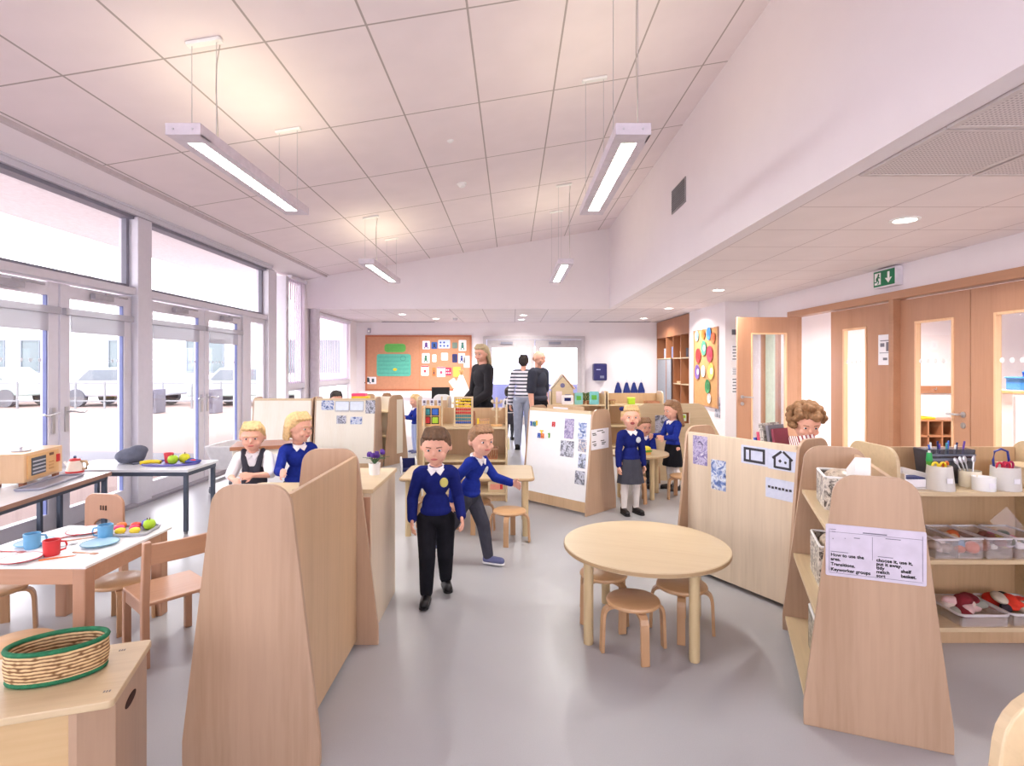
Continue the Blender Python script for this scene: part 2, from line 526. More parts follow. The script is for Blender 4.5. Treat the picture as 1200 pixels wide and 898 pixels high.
# doors of the window wall
def glazed_leaf(n, a, b_, handle_at, pushbar=True):
    x, h = XL, 2.17
    f = MB()
    sw = .105
    for y in (a + sw / 2, b_ - sw / 2): f.box((x, y, h / 2 + .01), (.07, sw, h - .02))
    f.box((x, (a + b_) / 2, .1), (.07, b_ - a, .17)).box((x, (a + b_) / 2, h - .06), (.07, b_ - a, .11))
    d = f.obj(f'door_{n}', ALU, kind='structure', bevel=.004)
    MB().box((x, (a + b_) / 2, 1.12), (.014, b_ - a - .2, 1.98)).obj('door_pane', GLASS, d)
    bd = MB()
    for y in (a + sw + .004, b_ - sw - .004): bd.box((x + .01, y, 1.13), (.03, .012, 1.9))
    bd.obj('door_gasket', mat('blue_grey_gasket', (110, 120, 170), .5), d)
    MB().box((x + .05, (a + b_) / 2, 1.93), (.05, b_ - a - .03, .06)).box((x + .036, (a + b_) / 2, 1.83), (.012, b_ - a - .22, .16)).obj('blind_cassette', frosted('grey_roller_blind', (190, 190, 200), .75), d, bevel=.004)
    hy = a + .06 if handle_at == 'a' else b_ - .06
    s_ = 1 if handle_at == 'a' else -1
    hb = MB().box((x + .04, hy, .98), (.012, .035, .22))
    hb.tube([(x + .045, hy, 1.04), (x + .09, hy, 1.05), (x + .1, hy + s_ * .03, 1.045), (x + .1, hy + s_ * .13, 1.03), (x + .095, hy + s_ * .16, 1.045)], .009)
    hb.obj('door_handle', STEEL, d, smooth='auto')
    MB().box((x + .07, (a + b_) / 2, 2.1), (.05, .24, .055)).cyl((x + .1, (a + b_) / 2, 2.13), (x + .1, (a + b_) / 2 + .3, 2.13), .01).obj('door_closer', mat('door_closer_grey', (168, 166, 176), .5), d, bevel=.003)
    # manifestation dots across the pane
    mb = MB()
    m_ = 9
    for i in range(m_):
        y = a + .16 + (b_ - a - .32) * i / (m_ - 1)
        mb.cyl((x + .008, y, 1.5), (x + .0095, y, 1.5), .018, seg=12)
    mb.obj('glass_dots', frosted('etched_dots', (225, 228, 235), .5), d)
dn = 1
for a, b_, s_ in ((1.37, 2.44, 'b'), (2.46, 3.53, 'a'), (3.77, 4.81, 'b'), (4.83, 5.73, 'a'), (5.97, 7.08, 'b'), (7.1, 8.06, 'a')):
    glazed_leaf(dn, a, b_, s_); dn += 1
for i, (a, b_) in enumerate(((-2.6, -1.3), (-1.1, 1.15))):
    pane(wn, a, b_, 0, 2.19, .08); wn += 1
struct(MB().box((XL + .05, (YF + 9.4) / 2, .012), (.16, 9.4 - YF, .025)), 'trim_threshold', mat('threshold_grey', (150, 146, 156), .5))

# ---- door wall
def wallpiece(nm, y0, y1, z0, z1, x=XR, t_=.12, m=WHITE_WALL):
    return struct(MB().box((x + t_ / 2, (y0 + y1) / 2, (z0 + z1) / 2), (t_, y1 - y0, z1 - z0)), nm, m)
wallpiece('wall_right_head', YF, 9.33, 2.25, ZL)
wallpiece('wall_right_front', YF, 1.9, 0, 2.25)
wallpiece('wall_right_far', 8.16, 9.33, 0, 2.25)
struct(MB().box((3.97, 9.39, ZL / 2), (.5, .12, ZL)), 'wall_return', WHITE_WALL)
struct(MB().box((3.66, 10.28, ZL / 2), (.12, 1.9, ZL)), 'wall_pier', WHITE_WALL)
hd = MB().box((XR - .005, 5.05, 2.205), (.15, 6.3, .085))
for y in (1.95, 5.965, 8.115): hd.box((XR, y, 1.1), (.15, .07, 2.2))
struct(hd, 'trim_door_frame', W_DOORX, bevel=.004)
def veneer_leaf(n, y0, y1, v0, v1, handle=None, m=W_DOOR):
    """closed leaf with a tall vision panel between v0 and v1"""
    x = XR + .03
    z0, z1, h = .35, 1.9, 2.16
    f = MB()
    f.box((x, (y0 + v0) / 2, h / 2), (.05, v0 - y0, h - .02)).box((x, (v1 + y1) / 2, h / 2), (.05, y1 - v1, h - .02))
    f.box((x, (v0 + v1) / 2, z0 / 2), (.05, v1 - v0, z0 - .01)).box((x, (v0 + v1) / 2, (z1 + h) / 2), (.05, v1 - v0, h - z1 - .02))
    d = f.obj(f'door_{n}', m, kind='structure')
    b_ = MB()
    for y in (v0, v1): b_.box((x - .012, y, (z0 + z1) / 2), (.05, .022, z1 - z0 + .02))
    for z in (z0, z1): b_.box((x - .012, (v0 + v1) / 2, z), (.05, v1 - v0, .022))
    b_.obj('glazing_bead', wood(f'bead_{n}', (232, 190, 150), 'z'), d, bevel=.003)
    MB().box((x, (v0 + v1) / 2, (z0 + z1) / 2), (.008, v1 - v0, z1 - z0)).obj('door_pane', GLASS, d)
    mb = MB(); c = 5
    for i in range(c):
        y = v0 + .04 + (v1 - v0 - .08) * i / (c - 1)
        mb.cyl((x - .006, y, 1.5), (x - .0075, y, 1.5), .022, seg=14)
    mb.obj('glass_dots', mat('white_dots', (240, 240, 240)), d)
    if handle is not None:
        hb = MB().cyl((x - .025, handle, 1.0), (x - .034, handle, 1.0), .027).cyl((x - .025, handle, .9), (x - .034, handle, .9), .027)
        hb.tube([(x - .03, handle, 1.0), (x - .075, handle, 1.0), (x - .08, handle + .03, 1.0), (x - .08, handle + .13, 1.0)], .01)
        hb.cyl((x - .034, handle, .9), (x - .037, handle, .9), .012)
        hb.obj('door_handle', STEEL, d, smooth='auto')
veneer_leaf(7, 6.0, 7.22, 6.5, 6.94)
veneer_leaf(8, 5.03, 5.93, 5.22, 5.7, 5.1)
veneer_leaf(9, 4.1, 5.02, 4.3, 4.76)
veneer_leaf(10, 2.0, 3.0, 2.3, 2.7, 2.9)
veneer_leaf(11, 3.02, 4.08, 3.4, 3.8)
# the leaf standing open at right angles to the wall
d = thing('door', 'beech veneer door leaf standing open with tall glazed vision panel', 'door', (XR - .01, 8.07, 0), 0)
d['kind'] = 'thing'
f = MB(); W_ = .87
f.box((-.16 / 2 - .0, 0, 1.085), (.16, .045, 2.15)).box((-(W_ - .21 / 2), 0, 1.085), (.21, .045, 2.15))
f.box((-.41, 0, .18), (.5, .045, .34)).box((-.41, 0, 2.04), (.5, .045, .24))
f.obj('leaf', W_DOOR, d, bevel=.003)
b_ = MB()
for x in (-.16, -.66): b_.box((x, 0, 1.135), (.02, .06, 1.58))
for z in (.35, 1.92): b_.box((-.41, 0, z), (.5, .06, .02))
b_.obj('glazing_bead', wood('bead_open', (232, 190, 150), 'z'), d)
MB().box((-.41, 0, 1.135), (.5, .008, 1.57)).obj('pane', GLASS, d)
hb = MB().cyl((-.8, -.02, 1.0), (-.8, -.032, 1.0), .026).cyl((-.8, -.02, .9), (-.8, -.032, .9), .026)
hb.tube([(-.8, -.03, 1.0), (-.8, -.075, 1.0), (-.77, -.08, 1.0), (-.66, -.08, .995)], .01)
hb.obj('handle', STEEL, d, smooth='auto')
# narrow greenish window in the wall behind the open leaf
g = MB().box((XR - .006, 8.86, 1.15), (.012, .42, 1.7)).obj('window_20', mat('pale_green_glass', (206, 224, 208), .2), kind='structure')
fr = MB()
for y in (8.6, 9.1): fr.box((XR - .02, y, 1.15), (.05, .1, 1.86))
for z in (.25, 2.04): fr.box((XR - .02, 8.85, z), (.05, .6, .08))
fr.obj('window_frame', W_DOOR, g, bevel=.003)
# rooms beyond the door wall
struct(MB().box((6.7, 8.26, ZL / 2), (5.0, .12, ZL)), 'wall_beyond', WHITE_WALL)
struct(MB().box((9.2, 3.2, ZL / 2), (.1, 10.2, ZL)), 'wall_beyond_side', WHITE_WALL)
# cloak room shelves seen through the panes
t = thing('shoe_rack', 'beech shoe cubby rack seen through the pane of the closed double door', 'rack', (5.95, 7.95, 0))
mb = MB()
for z in (.02, .24, .46, .68): mb.box((0, 0, z), (1.4, .36, .02))
for i in range(8): mb.box((-.69 + i * 1.38 / 7, 0, .35), (.02, .36, .68))
mb.box((0, .17, .35), (1.4, .012, .68)); mb.obj('carcass', W_CUB, t)
t = thing('tray', 'yellow tray lying on the shoe rack beyond the door panes', 'tray', (5.75, 7.95, .692))
MB().prism(rr(.5, .26, .03), 0, .012, 'z').obj('base', mat('yellow_plastic', (232, 190, 40)), t)
MB().tube([(x, y, .02) for x, y in rr(.5, .26, .03)], .009, closed=True).obj('rim', mat('yellow_plastic', (232, 190, 40)), t)
t = thing('coat_rail', 'brown wooden coat rail on the white cloakroom wall', 'rail', (6.1, 8.185, 1.1))
MB().box((0, 0, 0), (1.6, .025, .11)).obj('board', W_CUB, t, bevel=.003)
for i in range(6):
    MB().tube([(-.7 + i * .28, -.01, .01), (-.7 + i * .28, -.05, .0), (-.7 + i * .28, -.06, .03)], .006).obj('hook', STEEL, t)
t = thing('cupboard', 'white low cupboard with beech top in the room past the doors', 'cupboard', (6.05, 6.3, 0))
MB().box((0, 0, .57), (1.1, .45, 1.14)).obj('carcass', WHITE_M, t)
MB().box((0, 0, 1.16), (1.14, .5, .03)).obj('worktop', W_TOY, t)
for sx in (-1, 1):
    dd = MB().box((sx * .27, -.235, .58), (.53, .018, 1.08)).obj('cupboard_door', WHITE_M, t)
    MB().cyl((sx * .06, -.245, .7), (sx * .06, -.27, .7), .01).obj('knob', STEEL, dd)
t = thing('crate', 'bright blue plastic crate standing on the white cupboard past the doors', 'crate', (5.9, 6.25, 1.176))
mb = MB().prism(rr(.4, .28, .03), 0, .01, 'z')
for x, y, a, b2 in ((0, .135, .38, .012), (0, -.135, .38, .012), (.195, 0, .012, .26), (-.195, 0, .012, .26)): mb.box((x, y, .07), (a, b2, .14))
mb.obj('tub', mat('blue_crate_plastic', (40, 110, 200), .4), t, bevel=.004)
mb = MB().tube([(x, y, .14) for x, y in rr(.42, .3, .03)], .01, closed=True)
mb.obj('rim', mat('blue_crate_plastic', (40, 110, 200), .4), t)
MB().tube([(-.12, 0, .13), (-.12, 0, .2), (-.06, 0, .23), (.0, 0, .2), (.0, 0, .13)], .014).obj('grip', mat('blue_crate_plastic', (40, 110, 200), .4), t)

# back wall double door
dn = 12
for a, b_ in ((-.62, .56), (.58, 1.74)):
    f = MB(); y = YB - .03; h = 2.1
    for x in (a + .06, b_ - .06): f.box((x, y, h / 2), (.12, .06, h))
    f.box(((a + b_) / 2, y, .1), (b_ - a, .06, .2)).box(((a + b_) / 2, y, h - .1), (b_ - a, .06, .2))
    d = f.obj(f'door_{dn}', mat('back_door_grey', (172, 166, 170), .5), kind='structure', bevel=.004); dn += 1
    MB().box(((a + b_) / 2, y, 1.05), (b_ - a - .2, .01, 1.75)).obj('door_pane', glass_mat(f'back_glass_{dn}', (240, 242, 255), .08), d)
    MB().box(((a + b_) / 2 - .1, y - .05, 2.02), (.3, .05, .06)).obj('door_closer', ALU_D, d)
fr = MB()
for x in (-.68, 1.77): fr.box((x, YB - .02, 1.09), (.08, .1, 2.18))
fr.box((.55, YB - .02, 2.15), (2.5, .1, .08))
struct(fr, 'trim_back_door', mat('back_frame_grey', (186, 180, 184), .5))
struct(MB().box((-.9, 15.4, 1.4), (.1, 3, 2.9)).box((2.05, 15.4, 1.4), (.1, 3, 2.9)).box((.57, 15.4, 2.5), (3, 3, .1)).box((.57, 16.9, .45), (3, .1, .9)).box((.57, 16.9, 2.3), (3, .1, .5)), 'wall_lobby', mat('lobby_paint', (232, 232, 246), .8, spec=.1, var=.01))
struct(MB().box((.57, 15.4, -.05), (3, 3, .1)), 'floor_lobby', mat('lobby_floor', (170, 170, 180), .5))
g = MB().box((.57, 16.9, 1.45), (3, .012, 1.2)).obj('window_31', GLASS, kind='structure')
MB().box((.57, 16.9, 1.45), (.06, .06, 1.1)).obj('window_frame', ALU, g)

# cubbies along the door wall near the back
t = thing('cubby_wall', 'tall brown built-in cubby cupboard beside the paper plate pinboard', 'cupboard', (3.6, 11.25, 0))
Y0, Y1 = 0, 2.5
c = MB()
c.box((.25, 1.25, 2.32), (.5, 2.5, .4))
for y in (.0, .55, 1.1, 1.68, 2.49): c.box((.25, y, 1.06), (.5, .022, 2.12))
c.box((.49, 1.25, 1.06), (.02, 2.5, 2.12))
c.obj('carcass', W_CUB, t)
for z in (.55, 1.06, 1.62):
    MB().box((.25, .55, z), (.5, 1.1, .022)).obj('shelf', W_SHELF, t)
MB().box((.25, 1.9, 1.62), (.5, 1.2, .022)).obj('shelf', W_SHELF, t)
MB().box((.02, 1.9, .85), (.02, 1.16, 1.5)).obj('roller_shutter', mat('grey_shutter', (152, 156, 166), .5), t)
for (x, y, z, sx, sy, sz, col, lab) in ((.12, .25, 1.632, .14, .2, .18, (60, 58, 70), 'dark box on the upper cubby shelf'), (.12, .72, 1.632, .12, .14, .12, (214, 196, 176), 'beige box on the upper cubby shelf'), (.14, 1.35, 1.632, .14, .24, .24, (110, 120, 160), 'slate blue folder stack in the upper cubby'), (.14, 2.0, 1.632, .14, .2, .22, (196, 204, 222), 'pale blue box in the upper cubby'), (.14, .8, 1.072, .2, .3, .03, (222, 186, 150), 'tan tray on the middle cubby shelf')):
    b2 = thing('storage_box', lab, 'box', (3.6 + x, 11.25 + y, z))
    MB().box((0, 0, sz / 2), (sx, sy, sz)).obj('carton', mat('box_%d_%d_%d' % col, col, .6, var=.3, scale=14), b2, bevel=.004)
    MB().box((0, 0, sz + .006), (sx + .01, sy + .01, .012)).obj('lid', mat('box_%d_%d_%d' % col, col), b2)

# ---- outside
struct(MB().box((-22, 8, -.07), (36, 50, .1)), 'ground_playground', mat('pink_tarmac', (140, 122, 117), .9, spec=.1, var=.05, scale=1.2))
struct(MB().prism([(-5, 9.2), (-20, 11.0), (-30, 14.8), (-30, 13.2), (-20, 9.6), (-5, 8.2)], -.03, -.012, 'z'), 'path_outside', mat('pale_concrete', (112, 112, 118), .9, spec=.1))
struct(MB().prism([(XL - .06, 3.2), (-6.4, 3.37), (-6.4, 3.6), (XL - .06, 3.6)], -4, 16, 'y'), 'roof_canopy', mat('canopy_soffit', (240, 240, 244), .8, spec=.1))
fac = MB().box((-26, 23, 2.6), (44, .5, 5.3))
struct(fac, 'exterior_block', mat('white_render', (240, 244, 246), .9, spec=.1, var=.02))
gx = [-24, -21.6, -19.4, -15.8, -12.6, -9.6, -7.3]
for i, x in enumerate(gx):
    t = thing('school_window', ['wide', 'second', 'third', 'fourth', 'fifth', 'sixth', 'last'][i] + ' pale window of the white building across the playground, counting from the left', 'window', (x, 22.73, 1.2))
    t['kind'] = 'thing'
    MB().box((0, 0, .65), (1.5, .05, 1.3)).obj('pane', mat('sky_reflecting_glass', (96, 108, 112), .2), t)
    mb = MB()
    for sx in (-.75, 0, .75): mb.box((sx, -.03, .65), (.06, .05, 1.36))
    for z in (0, 1.3): mb.box((0, -.03, z), (1.56, .05, .06))
    mb.obj('frame', mat('pale_grey_frame', (104, 112, 120), .5), t)
def car(label, x, y, col, rz=0):
    t = thing('car', label, 'car', (x, y, -.02), rz)
    body = [(-2, .35), (-1.95, .8), (-1.3, .92), (-.8, 1.4), (.75, 1.42), (1.35, .98), (1.95, .85), (2.02, .4)]
    MB().prism(body, -.8, .8, 'y').obj('body', mat(f'car_{col[0]}', col, .3), t, bevel=.06)
    MB().prism([(-1.15, .95), (-.75, 1.33), (.7, 1.35), (1.15, .97)], -.815, .815, 'y').obj('windows', mat('car_glass', (96, 104, 112), .15), t)
    for sx in (-1.2, 1.25):
        for sy in (-.75, .75):
            MB().cyl((sx, sy - .1, .32), (sx, sy + .1, .32), .32, seg=20).obj('wheel', mat('tyre', (96, 96, 102), .8), t)
car('pale green car parked across the playground', -19.2, 20.4, (150, 164, 158))
car('silver car parked in front of the far white building', -14.4, 20.6, (158, 160, 168))
car('light blue car parked at the near end of the far row', -9.8, 20.8, (150, 156, 168))
for x, lab in ((-11.2, 'grey playground locker standing nearer the doors'), (-9.4, 'grey playground locker standing beside its twin, farther right')):
    t = thing('locker', lab, 'locker', (x, 17.2, -.02))
    MB().box((0, 0, .38), (.55, .5, .74)).obj('body', mat('locker_grey', (90, 88, 98), .6), t, bevel=.01)
    MB().box((0, -.255, .4), (.4, .012, .5)).obj('door', mat('locker_dark', (62, 58, 74), .6), t)
fn = thing('fence', 'pale low fence running along the far side of the playground', 'fence', (-14, 19, 0))
mb = MB()
for z in (.25, .85): mb.box((0, 0, z), (14, .03, .05))
mb.obj('rail', mat('fence_white', (120, 122, 126)), fn)
for i in range(15):
    MB().box((-7 + i, 0, .45), (.05, .05, .94)).obj('post', mat('fence_white', (120, 122, 126)), fn)
# ------------------------------------------------------------------ lamps
DIFF = emit('lamp_louvre_glow', (240, 250, 236), 5.0)
LAMPW = mat('lamp_white_body', (214, 206, 216), .5)
def area(parent, loc, rot, sx, sy, power, col=(1, 1, 1), spread=180):
    l = bpy.data.lights.new('tube_light', 'AREA'); l.shape = 'RECTANGLE'; l.size = sx; l.size_y = sy; l.energy = power; l.color = col
    l.spread = R(spread)
    o = bpy.data.objects.new('tube_light', l); COL.objects.link(o); o.parent = parent; o.location = loc; o.rotation_euler = rot
    return o
def pendant(label, x, y0, L=1.68, feed=1):
    z0, W_, H_ = 2.765, .2, .065
    t = thing('pendant_lamp', label, 'lamp', (x, y0, z0), 0, 'suspended strip lamps')
    b = MB()
    b.box((0, L / 2, H_ - .006), (W_, L, .012))
    for sx in (-1, 1): b.box((sx * (W_ / 2 - .006), L / 2, H_ / 2), (.012, L, H_))
    for y in (.006, L - .006): b.box((0, y, H_ / 2), (W_, .012, H_))
    for sx in (-1, 1): b.box((sx * .073, L / 2, .004), (.054, L, .008))
    for y in (.06, L - .06): b.box((0, y, .004), (W_, .12, .008))
    b.obj('housing', LAMPW, t, bevel=.002)
    mb = MB().box((0, L / 2, .022), (.09, L - .24, .006))
    mb.obj('diffuser', DIFF, t)
    lv = MB()
    comb = [(-.045, .125)]
    for i in range(26):
        y = .13 + i * (L - .26) / 25
        comb += [(-.043, y), (.045, y), (.045, y + .004), (-.043, y + .004)]
    comb += [(-.045, L - .12)]
    lv.prism(comb, .001, .014, 'z')
    lv.obj('lamp_grille', mat('louvre_white', (226, 232, 222), .3), t)
    sc_ = MB()
    for sx in (-.055, .055): sc_.cyl((sx, -.001, H_ / 2), (sx, -.004, H_ / 2), .006)
    sc_.obj('end_screws', STEEL, t)
    for y in (.22, L - .2):
        zz = zc(x) - z0
        ca = MB()
        for sx in (-.075, .075): ca.cyl((sx, y, H_ - .01), (sx, y, zz + sx * SL - .01), .0022, seg=6)
        ca.obj('cable', STEEL, t)
        MB().box((0, y, 0), (.21, .05, .022), mtx=Matrix.Rotation(-ang, 4, 'Y')).obj('ceiling_canopy', WHITE, t, bevel=.006, loc=(0, 0, zz - .014))
    MB().tube([(.085, .24, zz - .02), (.07, .23, zz - .14), (.066, .23, (zz + H_) / 2), (.08, .23, H_)], .004).obj('feed_wire', mat('feed_grey', (196, 188, 182)), t)
    area(t, (0, L / 2, .0165), (0, 0, 0), .085, L - .26, 26, (1, .97, .92))
    area(t, (0, L / 2, H_ + .01), (math.pi, 0, 0), .16, L - .1, 3.2, (1, .9, .58))
    return t
pendant('long white strip lamp hung nearest the window wall, closest to the camera', -1.87, 3.14)
pendant('long white strip lamp hung beside the white upstand with the vent', .69, 3.14)
pendant('farther strip lamp in the row nearest the windows', -1.87, 7.1)
pendant('farther strip lamp in the row nearest the white upstand', .69, 7.1)
def downlight(label, x, y, z=ZL, power=24):
    t = thing('downlight', label, 'lamp', (x, y, z), 0, 'round recessed ceiling lights')
    MB().lathe([(.075, -.001), (.1, -.001), (.1, -.008), (.078, -.012), (.075, -.006)]).obj('trim_ring', WHITE, t, smooth='auto')
    MB().lathe([(0, -.004), (.076, -.004)]).obj('glowing_lens', emit('downlight_glow', (255, 250, 240), 9), t)
    area(t, (0, 0, -.014), (0, 0, 0), .13, .13, power, (1, .95, .88), 150)
downlight('round ceiling light over the doors near the green exit sign', 2.92, 4.11)
downlight('round ceiling light between the exit sign light and the paper plate board', 2.95, 7.9)
downlight('round ceiling light before the brown cubbies', 2.95, 10.4)
downlight('round ceiling light nearest the far corner of the brown cubbies', 3.0, 12.6)
downlight('round ceiling light above the bald man, nearer one', .25, 11.8)
downlight('round ceiling light near the back double doors', .22, 12.9)
downlight('round ceiling light above the pinboard, toward the windows', -2.3, 11.6)
downlight('round ceiling light beside the smoke alarm above the pinboard', -1.75, 12.7)
for i, (x, y) in enumerate(((5.3, 6.6), (6.6, 4.4), (5.6, 2.6))):  # unseen lamps added to brighten the rooms past the door wall
    downlight(['round ceiling light in the room past the open door', 'round ceiling light in the cloakroom past the closed doors', 'round ceiling light past the door beyond the frame edge'][i], x, y, ZL, 70)
t = thing('smoke_alarm', 'white smoke alarm on the sloping ceiling between the lamps', 'alarm', (-.605, 6.64, zc(-.605)))
t.rotation_euler = (0, -ang, 0)
MB().lathe([(0, -.045), (.03, -.045), (.045, -.03), (.05, 0)]).obj('body', WHITE, t, smooth='auto'); MB().lathe([(.05, 0), (.06, 0), (.06, -.01), (.05, -.012)]).obj('base_ring', WHITE, t)
t = thing('sprinkler', 'tiny white ceiling rose on the sloping ceiling before the smoke alarm', 'sensor', (-.6, 5.38, zc(-.6)))
t.rotation_euler = (0, -ang, 0)
MB().lathe([(0, -.018), (.02, -.016), (.035, 0)]).obj('rose', WHITE, t, smooth='auto')
t = thing('smoke_alarm', 'white smoke alarm on the flat ceiling above the pinboard', 'alarm', (-1.28, 12.5, ZL))
MB().lathe([(0, -.06), (.035, -.06), (.055, -.04), (.06, 0)]).obj('body', mat('alarm_grey', (190, 186, 196)), t, smooth='auto'); MB().lathe([(.06, 0), (.07, 0), (.07, -.01), (.06, -.012)]).obj('base_ring', WHITE, t)
t = thing('camera_sensor', 'small grey motion sensor high in the corner over the pinboard', 'sensor', (-3.55, 13.74, 2.33))
MB().box((0, 0, 0), (.07, .06, .12)).obj('body', mat('sensor_grey', (170, 166, 180)), t, bevel=.01)
MB().sph((0, -.03, -.02), (.025, .02, .03)).obj('lens', WHITE, t, smooth=True)
# slot diffuser lines at the rear ceiling
for x0, x1, lab in ((-3.2, -1.9, 'dark slot air diffuser along the back wall above the pinboard'), (1.9, 3.4, 'dark slot air diffuser along the back wall toward the cubbies')):
    t = thing('ceiling_vent', lab, 'vent', ((x0 + x1) / 2, 13.6, ZL - .006))
    MB().box((0, 0, 0), (x1 - x0, .1, .012)).obj('frame', mat('slot_frame', (150, 144, 150)), t)
    MB().box((0, 0, -.007), (x1 - x0 - .04, .05, .004)).obj('slot', mat('slot_dark', (84, 80, 88)), t)
# wall vent and perforated ceiling panels
t = thing('wall_vent', 'grey square air grille on the white upstand', 'vent', (XB - .006, 6.09, 3.32))
MB().box((0, 0, 0), (.012, .5, .27)).obj('frame', mat('vent_frame', (150, 148, 152)), t, bevel=.003)
mb = MB()
for i in range(10): mb.box((-.01, 0, -.11 + i * .0245), (.006, .44, .012), mtx=Matrix.Rotation(R(30), 4, 'Y'))
mb.obj('louvre_blades', mat('vent_blade', (118, 116, 122)), t)
PERF = dots_mat('perforated_metal', (176, 166, 168), (222, 214, 214), .02, .45)
for i, (x, y, lab) in enumerate(((2.285, 2.83, 'perforated grey ceiling panel beside the upstand edge, farther from the camera'), (2.925, 2.83, 'perforated grey ceiling panel second in from the upstand edge, in the row nearer the doors'), (2.285, 2.2, 'perforated grey ceiling panel beside the upstand edge, in the nearer row'), (2.925, 2.2, 'perforated grey ceiling panel second in from the upstand edge, in the nearer row'))):
    t = thing('ceiling_vent', lab, 'vent', (x, y, ZL - .006), 0, 'perforated ceiling panels')
    MB().box((0, 0, 0), (.57, .57, .008)).obj('perforated_plate', PERF, t)
    fr = MB()
    for s in (-1, 1): fr.box((s * .297, 0, -.001), (.025, .62, .012)).box((0, s * .297, -.001), (.57, .025, .012))
    fr.obj('frame', mat('panel_frame', (206, 198, 198)), t)
# exit sign
t = thing('exit_sign', 'green fire exit sign box with running figure above the doors', 'sign', (XR - .042, 6.06, 2.415), R(-90))
MB().box((0, 0, 0), (.36, .08, .2)).obj('housing', mat('sign_white', (222, 218, 228), .5), t, bevel=.006)
MB().box((0, -.042, 0), (.34, .004, .17)).obj('face', mat('exit_green', (14, 118, 78), .4), t)
mb = MB()
y = -.046
mb.box((-.098, y, 0), (.1, .003, .13))
mb.obj('door_symbol', WHITE, t)
g = MB(); y = -.049
g.cyl((-.078, y, .042), (-.078, y - .002, .042), .013, seg=14)
for a, b_, w_ in (((-.085, .028), (-.1, -.012), .022), ((-.1, -.012), (-.078, -.03), .014), ((-.078, -.03), (-.09, -.058), .012), ((-.1, -.012), (-.12, -.034), .014), ((-.12, -.034), (-.142, -.034), .011), ((-.085, .022), (-.06, .008), .009), ((-.09, .022), (-.112, .01), .009), ((-.112, .01), (-.12, -.008), .008)):
    L_ = math.hypot(b_[0] - a[0], b_[1] - a[1]); an = math.atan2(b_[1] - a[1], b_[0] - a[0])
    g.box(((a[0] + b_[0]) / 2, y, (a[1] + b_[1]) / 2), (L_ + .006, .003, w_), mtx=Matrix.Rotation(-an, 4, 'Y'))
g.obj('running_figure', mat('exit_green', (14, 118, 78), .4), t)
MB().prism([(.075, -.06), (.13, -.005), (.105, -.005), (.093, -.02), (.093, .06), (.062, .06), (.062, -.02), (.05, -.005), (.022, -.005)], -.047, -.044, 'y').obj('arrow_symbol', WHITE, t)
# signs on doors and return wall
def sheet(name, label, cat, loc, rot, w_, h_, m, group=None, t_=.0016):
    """one flat sheet; local x = width, local z = height, faces local -y"""
    o = MB().prism(rr(w_, h_, min(w_, h_) * .02, 2), -t_, 0, 'y').obj(name, m)
    o.location = loc; o.rotation_euler = rot
    tag(o, label, cat, group)
    return o
def notice(label, loc, rot, w_, h_, rows, group=None, base=PAPER):
    t = thing('notice', label, 'notice', loc, 0, group)
    t.rotation_euler = rot
    MB().prism(rr(w_, h_, .004, 2), -.0016, 0, 'y').obj('sheet', base, t)
    mb = MB()
    for (x, z, ww, hh) in rows: mb.box((x * w_, -.0022, z * h_), (ww * w_, .001, hh * h_))
    mb.obj('printed_lines', mat('grey_print', (120, 118, 130), .7), t)
    return t
RW = (0, 0, R(-90))   # facing -x
notice('white printed notice hung on the closed door leaf below the exit sign', (XR - .002, 6.16, 1.63), RW, .23, .34, [(0, .3, .7, .03), (-.2, .16, .3, .12), (.2, .1, .25, .3), (0, -.1, .8, .02), (0, -.3, .3, .08)])
FW = (0, 0, 0)
for i, (z, hgt) in enumerate(((2.02, .1), (1.67, .26), (1.36, .12), (1.12, .26))):
    notice(['small dark sign at the top of the white return wall by the open door', 'upper notice list on the white return wall by the open door', 'short notice list on the white return wall by the open door', 'lowest notice list on the white return wall by the open door'][i], (3.76, 9.327, z), FW, .12, hgt,
           [(0, .0, .9, .9)] if i == 0 else [(0, .4 - j * .2, .7 - .1 * (j % 2), .08) for j in range(5)])

